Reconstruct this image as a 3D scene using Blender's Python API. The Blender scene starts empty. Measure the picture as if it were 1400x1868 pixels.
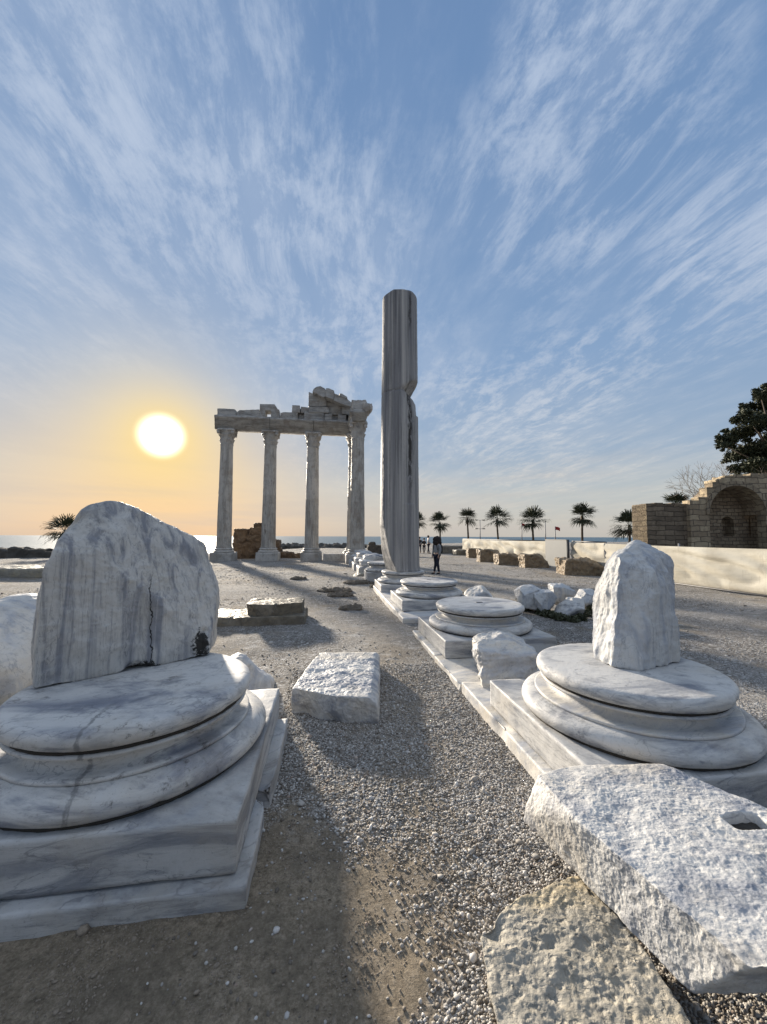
import bpy, bmesh, math, random
import numpy as np
from mathutils import Vector, Matrix
R = math.radians
rng = np.random.default_rng(7)
random.seed(7)
S = bpy.context.scene
COL = S.collection

# ------------------------------------------------------------------ camera
F = 700.0; H = 1.65; YAW = R(8.1); PITCH = R(3.65); ROLL = R(0.2)
_cy, _sy, _cp, _sp = math.cos(YAW), math.sin(YAW), math.cos(PITCH), math.sin(PITCH)
FW = np.array([_sy*_cp, _cy*_cp, _sp]); _rt0 = np.array([_cy, -_sy, 0.0]); _up0 = np.cross(_rt0, FW)
RT = _rt0*math.cos(ROLL) + _up0*math.sin(ROLL); UP = _up0*math.cos(ROLL) - _rt0*math.sin(ROLL)
cam = bpy.data.cameras.new('camera'); camo = bpy.data.objects.new('camera', cam); COL.objects.link(camo)
m = Matrix(((RT[0], UP[0], -FW[0], 0), (RT[1], UP[1], -FW[1], 0), (RT[2], UP[2], -FW[2], H), (0, 0, 0, 1)))
camo.matrix_world = m
cam.sensor_fit = 'VERTICAL'; cam.sensor_height = 24.0; cam.lens = 24.0*F/1868.0
cam.clip_start = 0.02; cam.clip_end = 60000
S.camera = camo

def ray(px, py): return FW*F + RT*(px-700) - UP*(py-934)
def atz(px, py, z=0.0):
    d = ray(px, py); t = (z-H)/d[2]; return np.array([0, 0, H]) + d*t
def aty(px, py, y):
    d = ray(px, py); t = y/d[1]; return np.array([0, 0, H]) + d*t
def atk(px, py, k): return np.array([0, 0, H]) + ray(px, py)*(k/F)

# ------------------------------------------------------------------ light, exposure
EXPO = 1.15
S.view_settings.view_transform = 'Standard'; S.view_settings.look = 'None'
S.view_settings.exposure = EXPO; S.view_settings.gamma = 1
S.view_settings.use_curve_mapping = False
SUN = ray(295, 795); SUN = SUN/np.linalg.norm(SUN)
sel = math.asin(SUN[2]); saz = math.atan2(SUN[0], SUN[1])
sl = bpy.data.lights.new('sun', 'SUN'); sl.energy = 5.0; sl.angle = R(3.6); sl.color = (1.0, 0.88, 0.72)
so = bpy.data.objects.new('sun', sl); COL.objects.link(so)
so.rotation_euler = Vector(SUN).to_track_quat('Z', 'Y').to_euler()

class NT:
    """small helper to write node trees as expressions"""
    def __init__(s, tree): s.t = tree; s.n = tree.nodes; s.l = tree.links
    def put(s, sock, v):
        if v is None: return
        if hasattr(v, 'is_output'): s.l.new(v, sock)
        elif isinstance(v, (tuple, list)) and len(v) == 3 and sock.type == 'RGBA': sock.default_value = (*v, 1)
        else: sock.default_value = v
    def new(s, typ, ins=None, **kw):
        nd = s.n.new(typ)
        for k, v in kw.items(): setattr(nd, k, v)
        for k, v in (ins or {}).items(): s.put(nd.inputs[k], v)
        return nd
    def m(s, op, a, b=None, c=None, clamp=False):
        nd = s.new('ShaderNodeMath', operation=op, use_clamp=clamp)
        s.put(nd.inputs[0], a)
        if b is not None: s.put(nd.inputs[1], b)
        if c is not None: s.put(nd.inputs[2], c)
        return nd.outputs[0]
    def v(s, op, a, b=None, scale=None):
        nd = s.new('ShaderNodeVectorMath', operation=op)
        s.put(nd.inputs[0], a)
        if b is not None: s.put(nd.inputs[1], b)
        if scale is not None: s.put(nd.inputs['Scale'], scale)
        return nd.outputs['Value'] if op in ('DOT_PRODUCT', 'LENGTH') else nd.outputs['Vector']
    def mix(s, f, a, b, typ='MIX'):
        nd = s.new('ShaderNodeMix', data_type='RGBA', blend_type=typ)
        s.put(nd.inputs[0], f); s.put(nd.inputs[6], a); s.put(nd.inputs[7], b)
        return nd.outputs[2]
    def ramp(s, f, stops, interp='LINEAR'):
        nd = s.new('ShaderNodeValToRGB'); nd.color_ramp.interpolation = interp
        e = nd.color_ramp.elements
        while len(e) < len(stops): e.new(0.5)
        for el, (p, c) in zip(e, stops):
            el.position = p
            el.color = (*c, 1) if isinstance(c, (tuple, list)) else (c, c, c, 1)
        s.put(nd.inputs[0], f)
        return nd.outputs[0]
    def rng(s, f, a, b, c=0.0, d=1.0, smooth=True):
        nd = s.new('ShaderNodeMapRange', interpolation_type='SMOOTHSTEP' if smooth else 'LINEAR')
        s.put(nd.inputs[0], f)
        for i, q in enumerate((a, b, c, d)): s.put(nd.inputs[i+1], q)
        return nd.outputs[0]
    def noise(s, vec, scale, detail=4, rough=0.55, dist=0.0, col=False):
        nd = s.new('ShaderNodeTexNoise')
        s.put(nd.inputs['Vector'], vec); s.put(nd.inputs['Scale'], scale); s.put(nd.inputs['Detail'], detail)
        s.put(nd.inputs['Roughness'], rough); s.put(nd.inputs['Distortion'], dist)
        return nd.outputs['Color' if col else 'Fac']
    def map(s, vec, rot=(0, 0, 0), scale=(1, 1, 1), loc=(0, 0, 0)):
        nd = s.new('ShaderNodeMapping'); s.put(nd.inputs['Vector'], vec)
        nd.inputs['Rotation'].default_value = rot; nd.inputs['Scale'].default_value = scale; nd.inputs['Location'].default_value = loc
        return nd.outputs[0]
    def bump(s, h, strength=0.5, dist=0.01, normal=None):
        nd = s.new('ShaderNodeBump'); s.put(nd.inputs['Height'], h)
        nd.inputs['Strength'].default_value = strength; nd.inputs['Distance'].default_value = dist
        if normal is not None: s.put(nd.inputs['Normal'], normal)
        return nd.outputs[0]

# ------------------------------------------------------------------ sky
W = bpy.data.worlds.new('World'); S.world = W; W.use_nodes = True
W.node_tree.nodes.clear(); N = NT(W.node_tree)
tc = N.new('ShaderNodeTexCoord').outputs['Generated']
D = N.v('NORMALIZE', tc)
sep = N.new('ShaderNodeSeparateXYZ', {0: D}); dx, dy, dz = sep.outputs
e = N.m('MAXIMUM', dz, 0.0)
sky = N.new('ShaderNodeTexSky', sky_type='NISHITA', sun_disc=False, sun_elevation=sel, sun_rotation=saz)
sky.air_density = 1.2; sky.dust_density = 2.0; sky.ozone_density = 2.0
nish = N.v('SCALE', sky.outputs[0], scale=0.045)
sd = N.v('DOT_PRODUCT', D, tuple(SUN))
ang = N.m('ARCCOSINE', N.m('MINIMUM', sd, 0.99999))
base = N.ramp(e, [(0.0, (0.64, 0.61, 0.565)), (0.035, (0.66, 0.645, 0.605)), (0.10, (0.58, 0.625, 0.645)), (0.20, (0.38, 0.50, 0.66)),
                  (0.40, (0.27, 0.42, 0.66)), (0.60, (0.205, 0.35, 0.60)), (0.80, (0.175, 0.31, 0.56)), (1.0, (0.13, 0.24, 0.47))])
base = N.mix(0.18, base, nish)
# high cirrus on a flat layer, its streaks running along +Y
den = N.m('ADD', e, 0.07)
cx = N.m('DIVIDE', dx, den); cyv = N.m('DIVIDE', dy, den)
P = N.new('ShaderNodeCombineXYZ', {0: cx, 1: cyv, 2: 0.0}).outputs[0]
warp = N.v('SUBTRACT', N.noise(P, 0.75, 3, 0.5, 0, True), (0.5, 0.5, 0.5))
Pw = N.v('ADD', P, N.v('MULTIPLY', warp, (0.32, 0.8, 0)))
s1 = N.noise(N.map(Pw, rot=(0, 0, R(4)), scale=(2.1, 0.60, 1), loc=(3.1, 0.4, 0)), 1.6, 9, 0.66)
s2 = N.noise(N.map(Pw, rot=(0, 0, R(-3)), scale=(5.0, 1.5, 1), loc=(0.7, 5.2, 0)), 1.7, 9, 0.70, 0.1)
patch = N.noise(N.map(P, scale=(1, 0.7, 1), loc=(7.3, 1.2, 0)), 1.15, 4, 0.55)
rip = N.noise(N.map(Pw, rot=(0, 0, R(14)), scale=(9.0, 6.0, 1)), 1.3, 7, 0.7, 0.1)
left = N.rng(N.m('MULTIPLY', cx, -1.0), -0.9, 0.7)
veil = N.m('MULTIPLY', N.rng(s1, 0.32, 0.66), N.rng(patch, 0.26, 0.56))
fine = N.m('MULTIPLY', N.rng(s2, 0.46, 0.78), N.rng(patch, 0.38, 0.66))
ripm = N.m('MULTIPLY', N.m('MULTIPLY', N.rng(rip, 0.42, 0.75), N.rng(s1, 0.42, 0.6)), N.rng(patch, 0.45, 0.6))
back = N.rng(dy, 0.15, -0.35)
cl = N.m('ADD', N.m('MULTIPLY', veil, 0.62), N.m('ADD', N.m('MULTIPLY', fine, 0.50), N.m('MULTIPLY', ripm, 0.45)))
cl = N.m('ADD', cl, N.m('MULTIPLY', left, 0.30))
cl = N.m('ADD', cl, N.m('MULTIPLY', back, 0.55))
def patchsum(lst):
    tot = None
    for (qx, qy, rr_, am) in lst:
        q_ = ray(qx, qy); q_ = q_/np.linalg.norm(q_)
        t_ = N.m('MULTIPLY', N.rng(N.v('DOT_PRODUCT', Dw, tuple(q_)), math.cos(rr_*1.25), math.cos(rr_*0.15)), am)
        tot = t_ if tot is None else N.m('ADD', tot, t_)
    return tot
Dw = N.v('NORMALIZE', N.v('ADD', D, N.v('SCALE', N.v('SUBTRACT', N.noise(D, 5.0, 5, 0.65, 0, True), (0.5, 0.5, 0.5)), scale=0.10)))
plus = patchsum([(1340, 375, .13, 1.2), (1310, 530, .14, 1.0), (1060, 25, .12, 1.0), (1040, 190, .13, .8), (1205, 165, .10, .9), (900, 320, .13, .8), (1000, 440, .14, .7), (850, 735, .11, 1.2), (1010, 690, .12, 1.0), (1120, 660, .10, .7),
                 (480, 260, .30, .5), (560, 520, .26, .7), (300, 260, .26, .6), (1110, 380, .10, .7), (960, 800, .15, .7), (120, 160, .12, .6), (640, 640, .16, .7), (240, 420, .2, .5)])
minus = patchsum([(840, 110, .24, .7), (1330, 210, .16, .7), (1290, 670, .20, .6), (1180, 300, .12, .4), (640, 60, .20, .5), (1100, 560, .14, .5)])
f1 = N.rng(N.m('ADD', N.m('MULTIPLY', s2, 0.6), N.m('MULTIPLY', rip, 0.4)), 0.44, 0.66)
tex = N.m('ADD', 0.62, N.m('MULTIPLY', f1, 0.55))
cl = N.m('MULTIPLY', N.m('MULTIPLY', cl, tex), N.m('SUBTRACT', 1.0, N.m('MINIMUM', minus, 0.85)))
cl = N.m('ADD', N.m('MULTIPLY', cl, 0.64), N.m('MULTIPLY', plus, N.m('ADD', 0.03, N.m('MULTIPLY', f1, 0.72))))
cl = N.m('MULTIPLY', N.m('SUBTRACT', 1.0, N.m('POWER', 2.718, N.m('MULTIPLY', cl, -1.35))), 0.92)
cl = N.m('MULTIPLY', cl, N.rng(e, 0.0, 0.16, 0.25, 1.0))
cl = N.m('MINIMUM', cl, 0.93)
ccol = N.ramp(e, [(0.0, (0.80, 0.66, 0.47)), (0.08, (0.80, 0.73, 0.62)), (0.25, (0.62, 0.66, 0.72)), (0.5, (0.52, 0.60, 0.74)), (1.0, (0.52, 0.62, 0.78))])
ccol = N.mix(N.m('MULTIPLY', back, 0.8), ccol, (0.31, 0.35, 0.43))
skyc = N.mix(cl, base, ccol)
skyc = N.mix(N.m('MULTIPLY', N.rng(e, 0.862, 0.96), 0.9), skyc, (1.25, 1.34, 1.46))  # brighter overhead sky, out of view, added to fill the marble's top faces
# warm air round the low sun, with thin bands of haze
low = N.rng(e, 0.38, 0.02)
wide = N.m('POWER', 2.718, N.m('MULTIPLY', N.m('POWER', N.m('DIVIDE', ang, 0.27), 1.5), -1.0))
skyc = N.mix(N.m('MULTIPLY', N.m('MULTIPLY', wide, low), 0.95), skyc, N.mix(N.rng(e, 0.16, 0.0), (0.92, 0.60, 0.27), (0.93, 0.50, 0.21)))
band = N.rng(N.noise(N.map(D, scale=(2.2, 2.2, 26)), 1.0, 4, 0.5), 0.42, 0.68)
skyc = N.mix(N.m('MULTIPLY', N.m('MULTIPLY', band, N.rng(e, 0.26, 0.05)), 0.42), skyc, (0.60, 0.54, 0.50))
near = N.m('POWER', 2.718, N.m('MULTIPLY', N.m('POWER', N.m('DIVIDE', ang, 0.105), 1.3), -1.0))
skyc = N.mix(N.m('MULTIPLY', near, 0.9), skyc, (1.10, 0.80, 0.26))
core = N.m('POWER', N.rng(ang, 0.061, 0.024), 1.6)
skyc = N.mix(core, skyc, (3.2, 2.9, 2.1))
bg = N.new('ShaderNodeBackground', {0: N.v('SCALE', skyc, scale=10.0/2**EXPO), 1: 0.1})
N.l.new(bg.outputs[0], N.new('ShaderNodeOutputWorld').inputs[0])

# ------------------------------------------------------------------ noise in numpy
_perm = np.random.default_rng(3).permutation(256); _perm = np.concatenate([_perm, _perm, _perm])
_grad = np.random.default_rng(4).normal(size=(256, 3)); _grad /= np.linalg.norm(_grad, axis=1)[:, None]
def pnoise(p):
    p = np.asarray(p, float); i = np.floor(p).astype(int); f = p-i; i &= 255
    u = f*f*f*(f*(f*6-15)+10); out = 0
    for a in (0, 1):
        for b in (0, 1):
            for c in (0, 1):
                h = _perm[_perm[_perm[(i[:, 0]+a) & 255]+((i[:, 1]+b) & 255)]+((i[:, 2]+c) & 255)]
                g = _grad[h]; d = f-np.array([a, b, c])
                w = (u[:, 0] if a else 1-u[:, 0])*(u[:, 1] if b else 1-u[:, 1])*(u[:, 2] if c else 1-u[:, 2])
                out = out + w*(g*d).sum(1)
    return out*1.5
def fbm(p, o=4, r=0.5):
    s = 0; a = 1
    for k in range(o): s = s+a*pnoise(np.asarray(p)*2**k+k*17.3); a *= r
    return s
def ridge(p, o=4, r=0.55):
    s = 0; a = 1
    for k in range(o): s = s+a*(0.5-np.abs(pnoise(np.asarray(p)*2**k+k*9.1))*1.6); a *= r
    return s

# ------------------------------------------------------------------ mesh building
def mesh_of(verts, faces, mat=None, smooth=True, name='mesh'):
    me = bpy.data.meshes.new(name)
    faces = np.asarray(faces) if not isinstance(faces, list) else faces
    if isinstance(faces, list):
        me.from_pydata([tuple(v) for v in verts], [], [tuple(int(i) for i in f) for f in faces])
    else:
        verts = np.asarray(verts, np.float32); n = faces.shape[1]
        me.vertices.add(len(verts)); me.vertices.foreach_set('co', verts.ravel())
        me.loops.add(faces.size); me.loops.foreach_set('vertex_index', faces.astype(np.int32).ravel())
        me.polygons.add(len(faces)); me.polygons.foreach_set('loop_start', np.arange(0, faces.size, n, dtype=np.int32))
        me.polygons.foreach_set('loop_total', np.full(len(faces), n, np.int32))
        me.update(calc_edges=True)
    if smooth: me.polygons.foreach_set('use_smooth', [True]*len(me.polygons))
    if mat:
        for mm in (mat if isinstance(mat, (list, tuple)) else [mat]): me.materials.append(mm)
    me.update(); return me
def tagit(o, label=None, cat=None, group=None, kind=None):
    if label: o['label'] = label
    if cat: o['category'] = cat
    if group: o['group'] = group
    if kind: o['kind'] = kind
    return o
def empty(name, loc, label, cat, group=None):
    o = bpy.data.objects.new(name, None); COL.objects.link(o); o.location = tuple(map(float, loc)); o.empty_display_size = 0.2
    return tagit(o, label, cat, group)
def put(name, geo, mat, parent=None, label=None, cat=None, group=None, kind=None, smooth=True, origin=None):
    """geo in world coordinates; stored relative to the thing's base (or to origin)"""
    v, f = geo
    v = np.asarray(v, float)
    if parent is not None:
        p = parent; off = np.zeros(3)
        while p is not None: off += np.array(p.location); p = p.parent
        me = mesh_of(v-off, f, mat, smooth, name); o = bpy.data.objects.new(name, me); o.parent = parent
    else:
        if origin is None: origin = np.array([(v[:, 0].min()+v[:, 0].max())/2, (v[:, 1].min()+v[:, 1].max())/2, v[:, 2].min()])
        origin = np.asarray(origin, float)
        me = mesh_of(v-origin, f, mat, smooth, name); o = bpy.data.objects.new(name, me); o.location = tuple(origin)
    COL.objects.link(o); return tagit(o, label, cat, group, kind)
def join(geos):
    V = []; Fq = []; n = 0
    for v, f in geos:
        V.append(np.asarray(v, float)); Fq += [tuple(int(i)+n for i in q) for q in f]; n += len(v)
    return np.concatenate(V), Fq
_bg = {}
def boxgrid(nx, ny, nz):
    key = (nx, ny, nz)
    if key in _bg: return _bg[key]
    N_ = (nx, ny, nz); V = []; Q = []; off = 0
    for ax in range(3):
        a, b = [(1, 2), (2, 0), (0, 1)][ax]; na, nb = N_[a], N_[b]
        for s in (-1, 1):
            u, w = np.meshgrid(np.linspace(-1, 1, na+1), np.linspace(-1, 1, nb+1), indexing='ij')
            p = np.zeros((u.size, 3)); p[:, ax] = s; p[:, a] = u.ravel(); p[:, b] = w.ravel(); V.append(p)
            i, j = np.meshgrid(np.arange(na), np.arange(nb), indexing='ij'); q = (i*(nb+1)+j).ravel()
            f = np.stack([q, q+nb+1, q+nb+2, q+1], 1)
            if s < 0: f = f[:, ::-1]
            Q.append(f+off); off += len(p)
    V = np.concatenate(V); Q = np.concatenate(Q)
    key_ = np.round(V*1e5).astype(np.int64)
    _, idx, inv = np.unique(key_, axis=0, return_index=True, return_inverse=True)
    _bg[key] = (V[idx], inv.reshape(-1)[Q]); return _bg[key]
def plane3(p, q, r, c):
    n = np.cross(q-p, r-p); n = n/np.linalg.norm(n); h = n@(p-c)
    return (n, h) if h > 0 else (-n, -h)
def rock(c, half, planes=None, res=40, soft=30, amp=0.01, freq=3.0, oct=4, rid=0.0, rfreq=6.0, rot=0.0, dents=(), holes=(), seed=0.0, cyl=None, squash=None, strat=None):
    """a stone: star-shaped body cut by planes (n, h) round centre c, eroded with noise"""
    c = np.asarray(c, float); half = np.asarray(half, float)
    mx = half.max(); nn = [max(4, int(round(res*h/mx))) for h in half]
    B, Q = boxgrid(*nn)
    d = B*half; L = np.linalg.norm(d, axis=1); d = d/L[:, None]
    if planes is None: planes = []
    pl = [(np.asarray(n, float), h) for n, h in planes]
    for ax in range(3):
        for s in (-1, 1):
            n = np.zeros(3); n[ax] = s; pl.append((n, half[ax]))
    T = []; NN = []
    for n, h in pl:
        nd = d@n; T.append(np.where(nd > 1e-4, h/np.maximum(nd, 1e-4), 1e6)); NN.append(n)
    T = np.array(T)
    if cyl is not None:                       # vertical cylinder (cx, cy, r) relative to c
        ax_, ay_, rr = cyl; a = d[:, 0]**2+d[:, 1]**2; b = -2*(d[:, 0]*ax_+d[:, 1]*ay_); cc = ax_**2+ay_**2-rr*rr
        t = (-b+np.sqrt(np.maximum(b*b-4*a*cc, 0)))/(2*np.maximum(a, 1e-9)); T = np.vstack([T, np.minimum(t, 1e6)[None]])
    tm = T.min(0); w = (tm/T)**soft; t = tm*w.sum(0)**(-1.0/soft)
    p = d*t[:, None]
    nrm = (w[:len(NN)].T@np.array(NN)); nrm = nrm/np.maximum(np.linalg.norm(nrm, axis=1), 1e-6)[:, None]
    if cyl is not None:
        ln = np.maximum(1e-6, np.hypot(p[:, 0]-cyl[0], p[:, 1]-cyl[1]))
        rn = np.stack([(p[:, 0]-cyl[0])/ln, (p[:, 1]-cyl[1])/ln, 0*p[:, 0]], 1)
        nrm = nrm*(1-w[-1]/w.sum(0))[:, None]+rn*(w[-1]/w.sum(0))[:, None]
    q = p+c+seed
    disp = amp*fbm(q*freq, oct)
    if rid: disp = disp+rid*(ridge(q*rfreq, 4)-0.3)
    if strat is not None: disp = disp+strat[0]*fbm(q*np.array(strat[1]), 3)
    for (dc, dr, da) in dents:
        dd = np.linalg.norm((p+c-np.asarray(dc))/dr, axis=1); disp = disp-da*np.exp(-dd*dd)
    for (dc, dr, da) in holes:
        dd = np.abs((p+c-np.asarray(dc))/np.asarray(dr)); dd = (dd**6).sum(1); disp = disp-da*np.exp(-dd)
    p = p+nrm*disp[:, None]
    if rot:
        cr, sr = math.cos(rot), math.sin(rot); x = p[:, 0]*cr-p[:, 1]*sr; y = p[:, 0]*sr+p[:, 1]*cr; p = np.stack([x, y, p[:, 2]], 1)
    return p+c, Q
def block(x0, x1, y0, y1, z0, z1, **k):
    c = [(x0+x1)/2, (y0+y1)/2, (z0+z1)/2]; h = [(x1-x0)/2, (y1-y0)/2, (z1-z0)/2]
    k.setdefault('soft', 90); k.setdefault('amp', 0.004); return rock(c, h, **k)
def poly_block(poly, y0, y1, **k):
    """convex outline in (x, z), given depth y0..y1"""
    P = np.array(poly, float); cx, cz = P.mean(0); c = np.array([cx, (y0+y1)/2, cz])
    half = np.array([np.abs(P[:, 0]-cx).max(), (y1-y0)/2, np.abs(P[:, 1]-cz).max()]); pl = []
    for i in range(len(P)):
        a, b = P[i], P[(i+1) % len(P)]; e_ = b-a; n = np.array([e_[1], 0, -e_[0]]); n /= np.linalg.norm(n)
        h = n@(np.array([a[0], 0, a[1]])-np.array([cx, 0, cz]))
        if h < 0: n, h = -n, -h
        pl.append((n, h))
    k.setdefault('soft', 300); k.setdefault('amp', 0.02)
    return rock(c, half, pl, **k)
def lathe(c, prof, seg=128, amp=0.0, freq=4.0, chips=(), fl=None):
    """prof: list of (r, z), from bottom axis to top axis"""
    prof = np.array(prof, float); n = len(prof); th = np.linspace(0, 2*math.pi, seg, endpoint=False)
    r = prof[:, 0][:, None]*np.ones(seg); z = prof[:, 1][:, None]*np.ones(seg)
    tt = np.ones((n, 1))*th
    if fl is not None: r = fl(r, tt, z)
    x = r*np.cos(tt); y = r*np.sin(tt); p = np.stack([x.ravel(), y.ravel(), z.ravel()], 1)+np.asarray(c)
    rad = np.stack([np.cos(tt).ravel(), np.sin(tt).ravel(), 0*tt.ravel()], 1)
    d = np.zeros(len(p))
    if amp: d = amp*fbm(p*freq, 4)
    for (a, zz, wa, wz, dep) in chips:
        da = (tt.ravel()-a+math.pi) % (2*math.pi)-math.pi
        d = d-dep*np.exp(-(da/wa)**2-((z.ravel()-zz)/wz)**2)*(0.8+0.5*fbm(p*14, 2))
    p = p+rad*np.where(r.ravel() > 0.01, d, 0)[:, None]
    i, j = np.meshgrid(np.arange(n-1), np.arange(seg), indexing='ij'); a_ = (i*seg+j).ravel(); b_ = (i*seg+(j+1) % seg).ravel()
    return p, np.stack([a_, b_, b_+seg, a_+seg], 1)
def smoothprof(pts, per=6):
    """arc helper: list of ('a', cx, cz, rx, rz, a0, a1) or ('p', r, z)"""
    out = []
    for q in pts:
        if q[0] == 'p': out.append((q[1], q[2]))
        else:
            _, cx_, cz_, rx, rz, a0, a1 = q
            for k in range(per+1):
                a = R(a0+(a1-a0)*k/per); out.append((cx_+rx*math.cos(a), cz_+rz*math.sin(a)))
    return out
def tube(pts, rad, seg=8, cap=True):
    pts = [Vector(p) for p in pts]; V = []; Fc = []
    rad = rad if isinstance(rad, (list, tuple)) else [rad]*len(pts)
    for i, p in enumerate(pts):
        t = (pts[min(i+1, len(pts)-1)]-pts[max(i-1, 0)]).normalized()
        a = t.orthogonal().normalized() if i == 0 else (a-t*a.dot(t)).normalized()
        b = t.cross(a)
        for k in range(seg):
            an = 2*math.pi*k/seg; V.append(p+(a*math.cos(an)+b*math.sin(an))*rad[i])
    for i in range(len(pts)-1):
        for k in range(seg):
            k2 = (k+1) % seg; Fc.append((i*seg+k, i*seg+k2, (i+1)*seg+k2, (i+1)*seg+k))
    if cap: Fc.append(tuple(range(seg))[::-1]); Fc.append(tuple((len(pts)-1)*seg+k for k in range(seg)))
    return np.array([tuple(v) for v in V]), Fc
def cuboid(x0, x1, y0, y1, z0, z1):
    v = [(x, y, z) for x in (x0, x1) for y in (y0, y1) for z in (z0, z1)]
    return np.array(v, float), [(0, 1, 3, 2), (4, 6, 7, 5), (0, 4, 5, 1), (2, 3, 7, 6), (0, 2, 6, 4), (1, 5, 7, 3)]

# ------------------------------------------------------------------ materials
def newmat(name):
    m_ = bpy.data.materials.new(name); m_.use_nodes = True; m_.node_tree.nodes.clear(); n = NT(m_.node_tree)
    b = n.new('ShaderNodeBsdfPrincipled'); o = n.new('ShaderNodeOutputMaterial'); n.l.new(b.outputs[0], o.inputs[0])
    return m_, n, b
def plain(name, col, rough=0.7, var=0.15, scale=8.0, bump=0.0, metal=0.0):
    m_, n, b = newmat(name); o = n.new('ShaderNodeTexCoord').outputs['Object']
    f = n.noise(o, scale, 5, 0.6)
    c = n.mix(f, tuple(x*(1-var) for x in col), tuple(min(1, x*(1+var)) for x in col))
    n.put(b.inputs['Base Color'], c); b.inputs['Roughness'].default_value = rough; b.inputs['Metallic'].default_value = metal
    if bump: n.put(b.inputs['Normal'], n.bump(f, bump, 0.01))
    return m_
def marble(name, rot=(0, 0, 0), stretch=(1, 1, 1), vs=2.5, light=(0.54, 0.535, 0.52), vein=(0.33, 0.36, 0.42), stain=(0.46, 0.40, 0.31),
           veinamt=0.6, stainamt=0.35, bump=0.5, pit=0.0, dark=0.0, fine=40.0, bdist=0.006, extra=None):
    m_, n, b = newmat(name); o = n.new('ShaderNodeTexCoord').outputs['Object']
    g = n.map(o, rot=rot, scale=stretch)
    v1 = n.noise(g, vs, 8, 0.62, 0.9); v2 = n.noise(g, vs*3.1, 8, 0.7, 0.5)
    vm = n.m('MULTIPLY', n.rng(v1, 0.44, 0.66), veinamt); vm2 = n.m('MULTIPLY', n.rng(v2, 0.50, 0.70), veinamt*0.75)
    c = n.mix(vm, light, vein); c = n.mix(vm2, c, tuple(x*0.8 for x in vein))
    # a few thin dark seams
    sm = n.m('ABSOLUTE', n.m('SUBTRACT', n.noise(g, vs*0.8, 5, 0.55, 1.6), 0.5)); seam = n.m('MULTIPLY', n.rng(sm, 0.010, 0.0), 0.45)
    c = n.mix(seam, c, tuple(x*0.55 for x in vein))
    st = n.m('MULTIPLY', n.rng(n.noise(o, 1.7, 6, 0.65, 0.3), 0.47, 0.68), stainamt); c = n.mix(st, c, stain)
    grime = n.noise(o, fine*0.35, 6, 0.72); c = n.mix(n.m('MULTIPLY', n.rng(grime, 0.52, 0.72), 0.28+dark), c, (0.17, 0.155, 0.135))
    sp = n.noise(o, fine*2.2, 3, 0.6); c = n.mix(n.m('MULTIPLY', n.rng(sp, 0.60, 0.72), 0.35), c, (0.13, 0.12, 0.11))
    if extra: c = extra(n, o, c)
    n.put(b.inputs['Base Color'], c)
    n.put(b.inputs['Roughness'], n.rng(v2, 0.3, 0.7, 0.42, 0.68))
    b.inputs['Specular IOR Level'].default_value = 0.2
    h = n.m('ADD', n.m('MULTIPLY', n.noise(o, fine*0.35, 8, 0.68), 1.0), n.m('MULTIPLY', n.noise(g, fine, 5, 0.7), 0.5))
    if pit:
        w = n.noise(o, 22, 3, 0.5, 0, True)
        vo = n.new('ShaderNodeTexVoronoi', {'Vector': n.v('ADD', o, n.v('SCALE', w, scale=0.05)), 'Scale': 34.0}, feature='F1').outputs['Distance']
        h = n.m('ADD', h, n.m('MULTIPLY', n.rng(vo, 0.0, 0.55), pit))
    n.put(b.inputs['Normal'], n.bump(h, bump, bdist))
    return m_
M = {}
M['marble'] = marble('weathered_marble', rot=(0.3, 0.5, 0.4), stretch=(0.8, 1.6, 4.0), vs=1.6, veinamt=1.0, vein=(0.20, 0.215, 0.25), bump=0.65)
M['marble_b'] = marble('grey_veined_marble', rot=(0.1, 0.75, 0.2), stretch=(1.0, 1.0, 4.5), vs=1.8, veinamt=1.0, vein=(0.18, 0.19, 0.22), bump=0.65)
M['marble_plinth'] = marble('plinth_marble', rot=(0.0, 0.75, 0.25), stretch=(0.8, 0.8, 5.0), vs=1.5, light=(0.47, 0.47, 0.465), veinamt=0.85, stainamt=0.3, vein=(0.17, 0.185, 0.215))
M['marble_warm'] = marble('warm_marble', rot=(0.2, 0.2, 0.9), stretch=(1, 3, 2), vs=1.5, light=(0.58, 0.56, 0.52), veinamt=0.75, stainamt=0.5, bump=0.65)
STK = dict(stretch=(9, 9, 0.45), vs=1.1, veinamt=0.9, light=(0.52, 0.505, 0.475), vein=(0.20, 0.21, 0.24), stain=(0.34, 0.31, 0.25), stainamt=0.5, bump=0.6)
M['stump'] = marble('streaked_marble', **STK)
M['stump_b'] = marble('streaked_white_marble', stretch=(4, 4, 0.6), vs=1.4, veinamt=0.7, light=(0.52, 0.52, 0.51), vein=(0.28, 0.31, 0.37), stainamt=0.3, bump=0.8)
M['shaft'] = marble('streaked_column_marble', stretch=(7, 7, 0.10), vs=0.9, veinamt=1.0, light=(0.50, 0.49, 0.47), vein=(0.20, 0.205, 0.22), stain=(0.27, 0.24, 0.20), stainamt=0.55, bump=0.35, dark=0.12)
M['rough'] = marble('rough_white_stone', rot=(0.4, 0.2, 0.6), stretch=(1, 1.6, 1.3), vs=2.4, veinamt=0.95, light=(0.55, 0.545, 0.53), vein=(0.235, 0.255, 0.30), stain=(0.50, 0.44, 0.34), stainamt=0.45, bump=0.55, pit=0.3, fine=70, bdist=0.010)
M['rough_grey'] = marble('pitted_limestone', vs=3.0, veinamt=0.55, light=(0.34, 0.315, 0.265), vein=(0.13, 0.13, 0.12), stain=(0.46, 0.37, 0.22), stainamt=0.55, bump=1.0, pit=0.8, fine=55, dark=0.15, bdist=0.010)
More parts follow.
